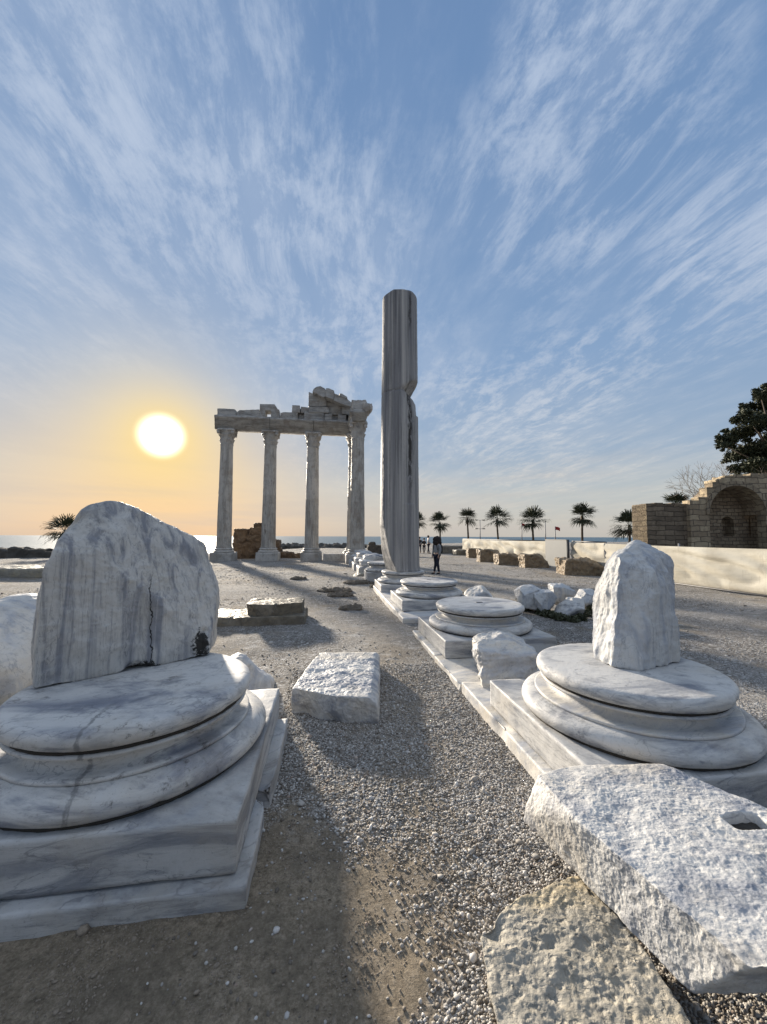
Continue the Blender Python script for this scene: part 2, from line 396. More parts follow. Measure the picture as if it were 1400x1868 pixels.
M['temple'] = marble('aged_temple_marble', stretch=(1, 1, 0.5), vs=0.9, veinamt=0.65, light=(0.48, 0.46, 0.43), vein=(0.22, 0.215, 0.20), stain=(0.26, 0.22, 0.18), stainamt=0.6, bump=0.9, fine=9, dark=0.25, bdist=0.04)
M['temple_block'] = marble('aged_temple_block', stretch=(0.5, 1, 3.0), vs=0.8, veinamt=0.7, light=(0.43, 0.42, 0.40), vein=(0.17, 0.17, 0.165), stain=(0.20, 0.17, 0.14), stainamt=0.6, bump=0.9, fine=8, dark=0.3, bdist=0.05)
M['temple_shaft'] = marble('aged_temple_shaft', stretch=(3, 3, 0.3), vs=0.8, veinamt=0.7, light=(0.50, 0.475, 0.435), vein=(0.23, 0.22, 0.20), stain=(0.25, 0.21, 0.17), stainamt=0.55, bump=0.8, fine=9, dark=0.2, bdist=0.04)
M['brown'] = marble('brown_conglomerate', vs=2.2, veinamt=0.8, light=(0.19, 0.135, 0.09), vein=(0.08, 0.055, 0.038), stain=(0.23, 0.18, 0.125), stainamt=0.4, bump=1.0, pit=1.0, fine=14, dark=0.35, bdist=0.05)
M['boulder'] = marble('tan_conglomerate', vs=2.2, veinamt=0.6, light=(0.32, 0.245, 0.16), vein=(0.14, 0.105, 0.075), stain=(0.34, 0.28, 0.19), stainamt=0.4, bump=1.0, pit=1.0, fine=20, dark=0.35, bdist=0.03)
M['darkstone'] = marble('dark_stone', vs=3, veinamt=0.7, light=(0.20, 0.18, 0.145), vein=(0.075, 0.07, 0.06), stain=(0.22, 0.19, 0.14), stainamt=0.4, bump=1.0, fine=22, dark=0.3, bdist=0.02)
M['soil_shade'] = plain('dark_soil_shade', (0.035, 0.031, 0.026), .95, .5, 40, .8)  # near-black earth colour, also used as painted shade in joints and socket
M['shorerock'] = plain('shore_rock', (0.075, 0.068, 0.058), 0.9, 0.5, 3, 1.0)
M['trunk'] = plain('palm_trunk', (0.10, 0.075, 0.05), 0.9, 0.4, 12, 0.8)
M['frond'] = plain('palm_frond', (0.035, 0.045, 0.020), 0.75, 0.5, 3)
M['leaf'] = plain('evergreen_leaf', (0.030, 0.038, 0.016), 0.8, 0.5, 2)
M['bark'] = plain('grey_bark', (0.17, 0.14, 0.11), 0.9, 0.3, 10, 0.6)
M['weed'] = plain('weed_leaf', (0.055, 0.06, 0.028), 0.7, 0.5, 8)
m_, n, b = newmat('cream_fabric'); o = n.new('ShaderNodeTexCoord').outputs['Object']; z_ = n.new('ShaderNodeSeparateXYZ', {0: o}).outputs
c = n.mix(n.rng(n.noise(o, 0.9, 5, 0.6), 0.4, 0.65), (0.48, 0.46, 0.40), (0.40, 0.375, 0.315))
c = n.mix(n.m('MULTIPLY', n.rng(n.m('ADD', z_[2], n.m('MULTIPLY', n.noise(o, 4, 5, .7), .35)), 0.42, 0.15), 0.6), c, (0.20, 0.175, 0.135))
c = n.mix(n.m('MULTIPLY', n.rng(n.noise(n.map(o, scale=(6, 6, .5)), 1, 6, .7), .55, .68), .3), c, (0.20, 0.18, 0.15))
n.put(b.inputs['Base Color'], c); b.inputs['Roughness'].default_value = .9; b.inputs['Specular IOR Level'].default_value = .1; n.put(b.inputs['Normal'], n.bump(n.noise(n.map(o, rot=(.5, 0, 0), scale=(1, .5, 2.5)), 2.2, 6, .6), .5, .05)); M['cloth'] = m_
M['rail'] = plain('dark_rail', (0.035, 0.035, 0.04), 0.5, 0.2, 8)
M['gatep'] = plain('grey_metal_sheet', (0.17, 0.18, 0.185), 0.7, 0.06, 2)
M['pole'] = plain('grey_pole', (0.22, 0.22, 0.23), 0.5, 0.1, 3)
M['red'] = plain('red_cloth', (0.38, 0.03, 0.025), 0.8, 0.1, 4)
M['skin'] = plain('skin', (0.45, 0.28, 0.20), 0.5, 0.05, 10)
M['hair'] = plain('black_curly_hair', (0.016, 0.010, 0.008), 0.8, 0.4, 60, 1.0)
M['jacket'] = plain('grey_jacket', (0.22, 0.23, 0.24), 0.9, 0.15, 20)
M['shirt'] = plain('white_shirt', (0.75, 0.75, 0.75), 0.9, 0.05, 20)
M['navy'] = plain('dark_trousers', (0.012, 0.015, 0.03), 0.9, 0.2, 20)
M['black'] = plain('black_cloth', (0.012, 0.012, 0.014), 0.8, 0.2, 20)
M['cloth_pale'] = plain('pale_jacket', (0.38, 0.37, 0.38), 0.9, 0.1, 20)

def masonry(name, c1, c2, mortar, bw, bh, off=0.5):
    m_, n, b = newmat(name); o = n.new('ShaderNodeTexCoord').outputs['Object']
    sx = n.new('ShaderNodeSeparateXYZ', {0: o}).outputs
    vec = n.new('ShaderNodeCombineXYZ', {0: n.m('ADD', sx[0], sx[1]), 1: sx[2], 2: 0.0}).outputs[0]
    wv = n.v('SCALE', n.v('SUBTRACT', n.noise(o, 1.6, 3, 0.5, 0, True), (0.5, 0.5, 0.5)), scale=0.22)
    br = n.new('ShaderNodeTexBrick', {'Vector': n.v('ADD', vec, wv), 'Color1': c1, 'Color2': c2, 'Mortar': mortar, 'Scale': 1.0,
               'Mortar Size': 0.022, 'Mortar Smooth': 0.6, 'Bias': 0.0, 'Brick Width': bw, 'Row Height': bh})
    br.offset = off
    nz = n.noise(o, 5, 7, 0.7); c = n.mix(n.m('MULTIPLY', n.rng(nz, 0.45, 0.72), 0.65), br.outputs[0], tuple(x*0.4 for x in c1))
    n2 = n.noise(o, 0.9, 5, 0.6); c = n.mix(n.m('MULTIPLY', n.rng(n2, 0.46, 0.68), 0.55), c, tuple(x*0.55 for x in c2))
    n.put(b.inputs['Base Color'], c); b.inputs['Roughness'].default_value = 0.95
    h = n.m('ADD', n.m('MULTIPLY', br.outputs[1], -1.2), nz); n.put(b.inputs['Normal'], n.bump(h, 1.0, 0.07)); return m_
M['masonry'] = masonry('ashlar_masonry', (0.46, 0.38, 0.26), (0.26, 0.205, 0.14), (0.15, 0.12, 0.09), 0.72, 0.34)
M['masonry_dark'] = masonry('dark_banded_masonry', (0.26, 0.21, 0.15), (0.12, 0.095, 0.07), (0.07, 0.055, 0.04), 1.0, 0.30)
M['rubble'] = masonry('rubble_masonry', (0.42, 0.34, 0.24), (0.25, 0.19, 0.13), (0.16, 0.13, 0.10), 0.42, 0.24)

# ------------------------------------------------------------------ ground
def gheight(x, y):
    x = np.asarray(x, float); y = np.asarray(y, float)
    p = np.stack([x, y, 0*x], 1)
    h = 0.05*fbm(p*0.35, 3)+0.012*fbm(p*2.1, 3)
    near = np.exp(-((x-0.3)**2+(y-2.0)**2)/6.0); h = h*(1-0.6*near)
    ys = np.interp(x+0*y, [-400, -60, -20, -8, -3, 0, 12, 40, 100, 400], [5, 22, 33, 40, 56, 62, 80, 100, 125, 220])+4*pnoise(p*0.08)+1.5*pnoise(p*0.3)
    s = np.clip((y-ys)/9.0, 0, 1); s = s*s*(3-2*s)
    return h*(1-s)-5.5*s
def axis(a, b, n, fine):
    t = np.linspace(-1, 1, n); k = 6.2; v = np.sinh(k*t)/np.sinh(k); v = np.where(t < 0, -v*a, v*b); return v+fine
xs = axis(-420, 420, 520, 0.5); ysv = axis(-300, 380, 560, 2.0)
X, Y = np.meshgrid(xs, ysv, indexing='ij'); p2 = np.stack([X.ravel(), Y.ravel(), np.zeros(X.size)], 1)
Z = gheight(p2[:, 0], p2[:, 1])
ne = np.exp(-((p2[:, 0]-0.3)**2+(p2[:, 1]-2)**2)/14)
Z = Z+ne*(0.006*fbm(p2*9, 4))
p2[:, 2] = Z
i, j = np.meshgrid(np.arange(len(xs)-1), np.arange(len(ysv)-1), indexing='ij'); q = (i*len(ysv)+j).ravel()
gf = np.stack([q, q+len(ysv), q+len(ysv)+1, q+1], 1)
m_, n, b = newmat('gravel_ground'); M['ground'] = m_
o = n.new('ShaderNodeTexCoord').outputs['Object']
so_ = n.new('ShaderNodeSeparateXYZ', {0: o}).outputs
wn = n.v('ADD', o, n.v('SCALE', n.noise(o, 18, 2, 0.5, 0, True), scale=0.02))
vo = n.new('ShaderNodeTexVoronoi', {'Vector': wn, 'Scale': 62.0}, feature='F1'); vo2 = n.new('ShaderNodeTexVoronoi', {'Vector': wn, 'Scale': 24.0}, feature='F1')
stonec = n.ramp(n.new('ShaderNodeSeparateColor', {0: vo.outputs['Color']}).outputs[0], [(0, (0.11, 0.105, 0.10)), (0.3, (0.28, 0.27, 0.255)), (0.65, (0.46, 0.45, 0.435)), (1, (0.70, 0.69, 0.68))])
stone2 = n.ramp(n.new('ShaderNodeSeparateColor', {0: vo2.outputs['Color']}).outputs[0], [(0, (0.15, 0.14, 0.13)), (0.5, (0.34, 0.33, 0.31)), (1, (0.58, 0.57, 0.55))])
gap = n.rng(vo.outputs['Distance'], 0.25, 0.62)
grav = n.mix(n.m('MULTIPLY', gap, 0.85), stonec, (0.075, 0.062, 0.048))
grav = n.mix(n.rng(n.noise(o, 3.0, 4, 0.6), 0.45, 0.6), grav, n.mix(n.rng(vo2.outputs['Distance'], 0.3, 0.6, 0, 0.7), stone2, (0.08, 0.065, 0.05)))
dn = n.noise(o, 26, 8, 0.72)
dn2 = n.noise(o, 75, 6, 0.75)
dirt = n.ramp(n.m('ADD', n.m('MULTIPLY', dn, 0.5), n.m('MULTIPLY', dn2, 0.5)), [(0.36, (0.105, 0.084, 0.061)), (0.5, (0.24, 0.197, 0.142)), (0.64, (0.40, 0.335, 0.255))])
dirt = n.mix(n.rng(n.noise(o, 2.2, 5, 0.6), 0.42, 0.62, 0, 0.45), dirt, (0.10, 0.085, 0.065))
# bare trodden earth in the foreground and in loose patches
ex = n.m('MULTIPLY', n.m('MAXIMUM', n.m('ADD', so_[0], 0.35), 0.0), 1/0.85); ey = n.m('MULTIPLY', n.m('MAXIMUM', n.m('SUBTRACT', so_[1], 1.5), 0.0), 1/0.95)
ell = n.m('SUBTRACT', n.m('SQRT', n.m('ADD', n.m('MULTIPLY', ex, ex), n.m('MULTIPLY', ey, ey))), 1.0)
eln = n.m('MULTIPLY', n.m('SUBTRACT', n.m('SUBTRACT', so_[0], n.m('MULTIPLY', n.m('SUBTRACT', so_[1], 1.2), 0.9)), 0.15), 1/0.6)
d1 = n.rng(n.m('ADD', n.m('MAXIMUM', ell, eln), n.m('MULTIPLY', n.m('SUBTRACT', n.noise(o, 3.2, 5, 0.65), 0.5), 1.1)), 0.30, -0.20)
d2 = n.m('MULTIPLY', n.rng(n.noise(n.map(o, scale=(1, 0.55, 1)), 0.75, 6, 0.65), 0.50, 0.64), 0.85)
sx2 = n.m('SUBTRACT', so_[0], n.m('ADD', 0.62, n.m('MULTIPLY', n.m('SUBTRACT', so_[1], 2.0), 0.07)))
d3 = n.m('MULTIPLY', n.rng(n.m('ADD', n.m('ABSOLUTE', sx2), n.m('MULTIPLY', n.m('SUBTRACT', n.noise(o, 2.4, 6, 0.7), 0.5), 0.9)), 0.45, 0.10), n.m('MULTIPLY', n.rng(so_[1], 1.0, 2.2), n.rng(so_[1], 9.0, 5.5, 0, 0.8)))
farm = n.rng(n.noise(n.map(o, scale=(0.35, 1, 1)), 0.55, 6, 0.7), 0.45, 0.62)
dm = n.m('MAXIMUM', n.m('MAXIMUM', d1, d2), d3)
c = n.mix(dm, grav, dirt)
c = n.mix(n.m('MULTIPLY', farm, n.rng(so_[1], 3.0, 9.0, 0, 0.5)), c, (0.26, 0.245, 0.225))
c = n.mix(n.m('MULTIPLY', n.rng(n.noise(n.map(o, scale=(0.5, 1.6, 1)), 1.1, 6, 0.7), 0.56, 0.66), n.rng(so_[1], 4.0, 8.0, 0, 0.55)), c, (0.075, 0.06, 0.047))
c = n.mix(n.rng(n.noise(o, 0.22, 4, 0.6), 0.45, 0.6, 0, 0.25), c, (0.42, 0.41, 0.395))
mid = n.rng(so_[1], 2.5, 6.0)
c = n.mix(n.m('MULTIPLY', n.rng(n.noise(o, 9, 9, 0.8), 0.50, 0.66), n.m('MULTIPLY', mid, 0.6)), c, (0.10, 0.092, 0.082))
c = n.mix(n.m('MULTIPLY', n.rng(n.noise(n.map(o, scale=(0.6, 1, 1), loc=(3, 8, 0)), 5, 9, 0.8), 0.52, 0.66), n.m('MULTIPLY', mid, 0.5)), c, (0.58, 0.57, 0.56))
n.put(b.inputs['Base Color'], c); b.inputs['Roughness'].default_value = 0.95; b.inputs['Specular IOR Level'].default_value = 0.2
hg = n.m('MULTIPLY', n.m('SUBTRACT', 1.0, n.m('MULTIPLY', vo.outputs['Distance'], vo.outputs['Distance'])), 1.0)
hg = n.m('ADD', hg, n.m('MULTIPLY', n.m('SUBTRACT', 1.0, vo2.outputs['Distance']), 0.9))
hd = n.m('ADD', n.m('MULTIPLY', dn, 0.9), n.m('MULTIPLY', dn2, 0.7))
hh = n.new('ShaderNodeMix', {0: dm, 2: hg, 3: hd}).outputs[0]
hh = n.m('ADD', hh, n.m('MULTIPLY', n.noise(o, 7, 9, 0.8), n.m('ADD', 0.8, n.m('MULTIPLY', n.rng(so_[1], 2.5, 8.0), 3.5))))
n.put(b.inputs['Normal'], n.bump(hh, 0.9, 0.014))
put('ground', (p2, gf), M['ground'], kind='structure', label='grey gravel and trodden earth over the whole ruin site', origin=(0, 0, 0))

# sea
m_, n, b = newmat('sea_water'); o = n.new('ShaderNodeTexCoord').outputs['Object']
b.inputs['Base Color'].default_value = (0.05, 0.10, 0.14, 1); b.inputs['Roughness'].default_value = 0.5; b.inputs['IOR'].default_value = 1.33
w1 = n.noise(n.map(o, scale=(0.25, 1, 1)), 0.9, 6, 0.6); w2 = n.noise(n.map(o, scale=(0.1, 1, 1)), 0.12, 4, 0.6)
n.put(b.inputs['Normal'], n.bump(n.m('ADD', w1, n.m('MULTIPLY', w2, 2.0)), 0.6, 0.5))
rr = [0, 20, 60, 150, 400, 1000, 3000, 9000, 25000]; sg = 96; v = [(0, 0, -2.4)]; f = []
for r_ in rr[1:]:
    for k in range(sg): v.append((r_*math.cos(2*math.pi*k/sg), r_*math.sin(2*math.pi*k/sg), -2.4))
for k in range(sg): f.append((0, 1+k, 1+(k+1) % sg))
for a in range(len(rr)-2):
    for k in range(sg):
        k2 = (k+1) % sg; f.append((1+a*sg+k, 1+(a+1)*sg+k, 1+(a+1)*sg+k2, 1+a*sg+k2))
put('sea', (np.array(v, float), f), m_, kind='structure', label='calm pale sea out to the horizon', origin=(0, 0, -2.4), smooth=False)

# pebbles (loose gravel, uncountable)
def ico():
    t = (1+5**.5)/2; v = np.array([(-1, t, 0), (1, t, 0), (-1, -t, 0), (1, -t, 0), (0, -1, t), (0, 1, t), (0, -1, -t), (0, 1, -t), (t, 0, -1), (t, 0, 1), (-t, 0, -1), (-t, 0, 1)], float)
    f = np.array([(0, 11, 5), (0, 5, 1), (0, 1, 7), (0, 7, 10), (0, 10, 11), (1, 5, 9), (5, 11, 4), (11, 10, 2), (10, 7, 6), (7, 1, 8), (3, 9, 4), (3, 4, 2), (3, 2, 6), (3, 6, 8), (3, 8, 9), (4, 9, 5), (2, 4, 11), (6, 2, 10), (8, 6, 7), (9, 8, 1)])
    return v/np.linalg.norm(v[0]), f
def pebbles(pts, size, flat=0.6):
    iv, jf = ico(); k = len(pts)
    sc = size[:, None, None]*(1+rng.uniform(-.35, .45, (k, 1, 3))); vv = iv[None]*sc*(1+rng.uniform(-.16, .16, (k, 12, 1))); vv[:, :, 2] *= flat
    a = rng.uniform(0, 6.28, k); ca, sa = np.cos(a)[:, None], np.sin(a)[:, None]
    x = vv[:, :, 0]*ca-vv[:, :, 1]*sa; y = vv[:, :, 0]*sa+vv[:, :, 1]*ca
    b_ = rng.normal(0, .35, k)[:, None]; z = vv[:, :, 2]+y*b_
    P_ = np.stack([x, y, z], 2)+pts[:, None, :]
    return P_.reshape(-1, 3), (jf[None]+12*np.arange(k)[:, None, None]).reshape(-1, 3)
m_, n, b = newmat('pebble_stone'); gi = n.new('ShaderNodeNewGeometry').outputs['Random Per Island']
c = n.ramp(gi, [(0, (0.09, 0.075, 0.06)), (0.25, (0.20, 0.175, 0.145)), (0.55, (0.36, 0.345, 0.32)), (0.8, (0.49, 0.475, 0.45)), (0.94, (0.68, 0.67, 0.65)), (1, (0.30, 0.21, 0.15))])
c = n.mix(n.m('MULTIPLY', n.noise(n.new('ShaderNodeTexCoord').outputs['Object'], 160, 3, 0.6), 0.5), c, (0.13, 0.11, 0.09))
n.put(b.inputs['Base Color'], c); b.inputs['Roughness'].default_value = 0.75; M['pebble'] = m_
K = 230000
px_ = rng.uniform(-0.7, 1.75, K); py_ = 0.75+rng.uniform(0, 1, K)**1.25*4.2
pp = np.stack([px_, py_, 0*px_], 1)
el = np.maximum(np.hypot(np.maximum(px_+.35, 0)/.85, np.maximum(py_-1.5, 0)/.95)-1, (px_-.9*(py_-1.2)-.15)/.6)+0.28*fbm(pp*3.2, 4)
strip = np.exp(-((px_-(.62+.07*(py_-2)))/.30)**2)*np.clip((py_-1.2)/.8, 0, 1)
dens = np.maximum(np.clip((el+0.22)/0.66, 0, 1)**1.4, .016)*(1-.55*strip*np.clip(.6+1.5*fbm(pp*2.2+9, 3), 0, 1))*np.clip(0.85+0.9*fbm(pp*1.3+5, 3), 0.25, 1)
keep = rng.uniform(0, 1, K) < dens*np.where(py_ < 2.6, .95, .5)
keep &= ~((px_ > 1.46) & (py_ > 2.0)) & ~((px_ < -0.42) & (py_ > 1.95))
pp = pp[keep]; sz = np.abs(rng.normal(0.0036, 0.0016, len(pp)))+0.0020
big = rng.uniform(0, 1, len(pp)) < 0.008; sz[big] *= 2.2
pp[:, 2] = gheight(pp[:, 0], pp[:, 1])+np.exp(-((pp[:, 0]-0.3)**2+(pp[:, 1]-2)**2)/14)*0.006*fbm(pp*9, 4)+sz*0.25
put('loose_gravel', pebbles(pp, sz), M['pebble'], kind='stuff', label='loose pale pebbles strewn between the column bases', cat='gravel', origin=(0, 0, 0), smooth=False)
K = 26000
px_ = rng.uniform(-9, 11, K); py_ = 3.6+rng.uniform(0, 1, K)**1.3*19; pp = np.stack([px_, py_, 0*px_], 1)
keep = (rng.uniform(0, 1, K) < np.clip(.45+1.2*fbm(pp*.5, 3), .05, 1)) & ~((px_ > 1.4) & (px_ < 3.06) & (py_ < 12.1)); pp = pp[keep]
sz = rng.uniform(.006, .013, len(pp))*(1+.04*pp[:, 1]); sz[rng.uniform(0, 1, len(pp)) < .015] *= 2.2; pp[:, 2] = gheight(pp[:, 0], pp[:, 1])+sz*.2
put('scattered_stones', pebbles(pp, sz), M['pebble'], kind='stuff', label='small stones scattered over the open gravel towards the temple', cat='gravel', origin=(0, 0, 0), smooth=False)
K = 42000
px_ = rng.uniform(-2.0, .85, K); py_ = rng.uniform(.7, 2.8, K); pp = np.stack([px_, py_, 0*px_], 1)
keep = (rng.uniform(0, 1, K) < np.clip(.5+1.5*fbm(pp*2.5+3, 3), .05, 1)) & ~((px_ < -.36) & (py_ > 1.93)); pp = pp[keep]
sz = .0011+np.abs(rng.normal(0, .0017, len(pp))); sz[rng.uniform(0, 1, len(pp)) < .02] *= 2.3
pp[:, 2] = gheight(pp[:, 0], pp[:, 1])+np.exp(-((pp[:, 0]-0.3)**2+(pp[:, 1]-2)**2)/14)*0.006*fbm(pp*9, 4)+sz*.3
M['crumb'] = plain('earth_crumb', (0.24, 0.20, 0.155), .95, .75, 70)
put('earth_crumbs', pebbles(pp, sz, .8), M['crumb'], kind='stuff', label='crumbs of dry earth on the trodden foreground', cat='earth', origin=(0, 0, 0), smooth=False)

# ------------------------------------------------------------------ column bases
def randchips(seed, n_, zs, dep=.012):
    rd = random.Random(seed); return [(rd.uniform(0, 6.28), rd.choice(zs)+rd.uniform(-.008, .008), rd.uniform(.015, .07), rd.uniform(.010, .028), rd.uniform(.3, 1.0)*dep) for _ in range(n_)]
def base_parts(root, cx, cy, z0, ztop, R1, R2, m1, m2, m3, plinth=None, amp=0.004, chips=(), chips2=(), zp=None, hole=False, seg=160):
    """z0 plinth bottom, zp plinth top, ztop top of the upper torus, R1 lower torus radius, R2 upper torus radius"""
    zp = z0+0.22 if zp is None else zp; hh_ = ztop-zp
    a = zp+0.002; b1 = zp+hh_*0.37; b2 = zp+hh_*0.69; sd = int(cy*100); chips = list(chips)+randchips(sd, 16, [b2+.025, ztop-.012, ztop-.012]); chips2 = list(chips2)+randchips(sd+1, 12, [a+.02, b1-.015])
    if plinth:
        put('plinth', block(cx-plinth, cx+plinth, cy-plinth, cy+plinth, z0, zp, res=80, amp=0.006, freq=5, soft=320), m3, root)
    t1 = (b1-a)/2
    put('lower_torus', lathe((cx, cy, 0), smoothprof([('p', 0, a), ('p', R1-t1*1.2, a), ('a', R1-t1*1.25, a+t1*.9, t1*1.25, t1*.9, -88, 0), ('a', R1-t1*1.65, a+t1*.9, t1*1.65, t1*1.1, 5, 88), ('p', R1-t1*1.8, b1-0.003), ('p', R1-t1*2.2, b1-0.010), ('p', 0, b1-0.010)], 12), seg, amp, 5, chips2), m1, root)
    s0 = b1-0.004; ff = hh_*0.06
    put('scotia', lathe((cx, cy, 0), smoothprof([('p', 0, s0), ('p', R1-t1*1.75, s0), ('p', R1-t1*1.60, s0+ff*0.3), ('p', R1-t1*1.60, s0+ff),
        ('p', R1-t1*1.75, s0+ff*1.15), ('a', R2-0.055, s0+ff+(b2-s0-2*ff)*0.50, -0.050, (b2-s0-2*ff)*0.5, -80, 80), ('p', R2-0.044, b2-ff), ('p', R2-0.030, b2-ff*0.8), ('p', R2-0.028, b2-ff*0.2), ('p', R2-0.040, b2), ('p', R2-0.10, b2+0.001), ('p', R2-0.10, b2+0.018), ('p', 0, b2+0.018)], 12), seg, amp*0.8, 5), m2, root)
    u0 = b2+0.018; t2 = (ztop-u0)/2
    prof = smoothprof([('p', 0, u0), ('p', R2-t2*1.1, u0), ('a', R2-t2*1.0, u0+t2, t2*1.0, t2, -85, 80), ('p', R2-t2*1.5, ztop), ('p', R2*0.7, ztop+0.002), ('p', R2*0.4, ztop+0.003), ('p', 0.0, ztop+0.003)], 12)
    u = put('upper_torus', lathe((cx, cy, 0), prof, seg, amp, 5, chips), m1, root)
    for rj, zj, hj in ((R2-0.042, b2-0.001, 0.024), (R1-t1*1.72, b1-0.012, 0.012), (R1-t1*0.55, zp-0.004, 0.020)):  # rings of dark earth, also standing in for shade under the mouldings
        put('joint_soil_shade', lathe((cx, cy, 0), [(0, zj), (rj, zj), (rj+0.004, zj+hj*.5), (rj-0.004, zj+hj), (0, zj+hj)], seg, 0.006, 14), M['soil_shade'], root)
    if hole:
        put('dowel_hole_shade', block(cx-0.05, cx+0.05, cy-0.03, cy+0.03, ztop-0.004, ztop+0.0065, res=6, amp=0), M['rail'], root)  # thin dark block on the top face, painted shade for the hole
    return root
G = 'marble column bases in a row'
def cbase(label, cx, cy, z0, zp, ztop, **k):
    r = empty('column_base', (cx, cy, z0), label, 'column base', G)
    k.setdefault('m1', M['marble']); k.setdefault('m2', M['marble_warm']); k.setdefault('m3', M['marble_plinth'])
    k.setdefault('R1', 0.755); k.setdefault('R2', 0.65); k.setdefault('plinth', 0.765)
    return base_parts(r, cx, cy, z0, ztop, zp=zp, **k)
def seam_extra(n, o, c):
    s_ = n.new('ShaderNodeSeparateXYZ', {0: o}).outputs
    w = n.m('MULTIPLY', n.m('SUBTRACT', n.noise(o, 5, 4, 0.6), 0.5), 0.10)
    a = n.rng(n.m('ABSOLUTE', n.m('ADD', n.m('SUBTRACT', s_[0], n.m('ADD', -0.03, n.m('MULTIPLY', s_[1], -0.10))), w)), 0.016, 0.006)
    a = n.m('MULTIPLY', a, n.rng(s_[1], -0.30, -0.5))
    g_ = n.m('MULTIPLY', n.rng(n.noise(o, 14, 8, 0.78), 0.55, 0.66), n.rng(n.noise(o, 1.8, 3, 0.6), 0.5, 0.62))
    c = n.mix(n.m('MULTIPLY', g_, 0.6), c, (0.05, 0.045, 0.04))
    return n.mix(n.m('MULTIPLY', n.m('MULTIPLY', a, 0.7), n.rng(n.noise(o, 30, 5, 0.7), 0.35, 0.55, 0.4, 1.0)), c, (0.15, 0.15, 0.15))
M['seamed'] = marble('seamed_marble', rot=(0.3, 0.8, 0.9), stretch=(0.8, 1.3, 3.6), vs=1.5, veinamt=1.0, vein=(0.19, 0.205, 0.245), extra=seam_extra)
# the large one on the left, tagged apart
LB = cbase('large veined marble base in the left foreground carrying the big arched drum', -1.19, 2.735, 0.095, 0.33, 0.715, R1=0.78, R2=0.675, plinth=0.785,
           m1=M['seamed'], m2=M['seamed'], chips=[(R(300), .60, .25, .02, .006), (R(250), .64, .12, .03, .01)], seg=220)
cbase('nearest base on the right, carrying the pointed marble stump', 2.25, 2.69, 0.115, 0.33, 0.682,
      R2=0.637, chips=[(R(-52), .60, .16, .045, .035), (R(-20), .63, .1, .03, .015)], chips2=[(R(-15), .4, .12, .06, .03)], seg=220)
cbase('bare round-topped base with a dowel hole behind the white wedge rock', 2.27, 5.63, 0.085, 0.31, 0.655, hole=True)
cbase('bare base right in front of the tall lone column', 2.28, 8.62, 0.12, 0.335, 0.665, m1=M['marble_b'], hole=True)
cbase('base that carries the tall lone column', 2.21, 11.33, 0.12, 0.31, 0.65, R2=0.645, m1=M['marble_b'])
cbase('weathered base with a tall square plinth right behind the tall lone column', 2.06, 14.35, -0.05, 0.36, 0.70, R1=0.70, R2=0.62, plinth=0.68, amp=0.02, m1=M['stump'], seg=96)
# four far bases, each with a worn lump of drum on it
for (cx_, cy_, lab) in ((1.95, 16.9, 'worn far base, fourth from the temple corner column'), (1.88, 19.2, 'worn far base, third from the temple corner column'), (1.82, 21.2, 'worn far base, second from the temple corner column')):
    r = empty('column_base', (cx_, cy_, -.05), lab, 'column base', G)
    put('plinth', block(cx_-.68, cx_+.68, cy_-.68, cy_+.68, -.05, .36, res=20, amp=.02, freq=3), M['marble_plinth'], r)
    put('lower_torus', rock((cx_, cy_, .50), (.68, .68, .16), [], res=34, soft=5, amp=.05, freq=2.2, cyl=(0, 0, .7)), M['marble_b'], r)
    put('upper_torus', rock((cx_+.05, cy_, .72), (.56, .56, .14), [], res=30, soft=5, amp=.07, freq=2.0, cyl=(0, 0, .58)), M['marble_b'], r)

# step slabs
GS = 'marble step slabs under the bases'
def slab(label, x0, x1, y0, y1, z0, z1, mat='marble_warm', **k):
    k.setdefault('amp', 0.006); k.setdefault('freq', 5); k.setdefault('res', 90); k.setdefault('soft', 320)
    put('step_slab', block(x0, x1, y0, y1, z0, z1, **k), M[mat], label=label, cat='step slab', group=GS)
slab('step slab under the front of the left foreground base, broken at its outer edge', -2.05, -0.345, 1.885, 2.50, -0.06, 0.085, 'marble_plinth', dents=[((-.345, 2.5, .05), .07, .05)])
slab('step slab under the back of the left foreground base, sticking out past its plinth', -2.05, -0.325, 2.53, 3.45, -0.06, 0.105, 'marble_plinth', dents=[((-.325, 2.53, .1), .09, .05)])
slab('step slab under the nearest right-hand base, next to the rough foreground block', 1.415, 3.05, 1.93, 4.02, -0.06, 0.108, res=120, dents=[((1.41, 3.1, .1), .1, .03)])
slab('step slab carrying the white wedge rock between two bases', 1.40, 3.05, 4.045, 5.02, -0.06, 0.082, res=90, dents=[((1.4, 4.5, .1), .12, .035), ((1.4, 4.05, .1), .06, .03)])
slab('step slab under the base with a dowel hole, farther end of the first run', 1.41, 3.05, 5.045, 6.40, -0.06, 0.083, res=70, dents=[((1.41, 5.9, .1), .12, .03)])
slab('step slab under the base in front of the lone column', 1.40, 3.05, 7.17, 9.65, -0.06, 0.117, res=80, dents=[((1.4, 7.9, 0.1), .2, .03)])
slab('step slab under the base of the tall lone column', 1.40, 3.05, 9.68, 12.10, -0.06, 0.115, res=80)

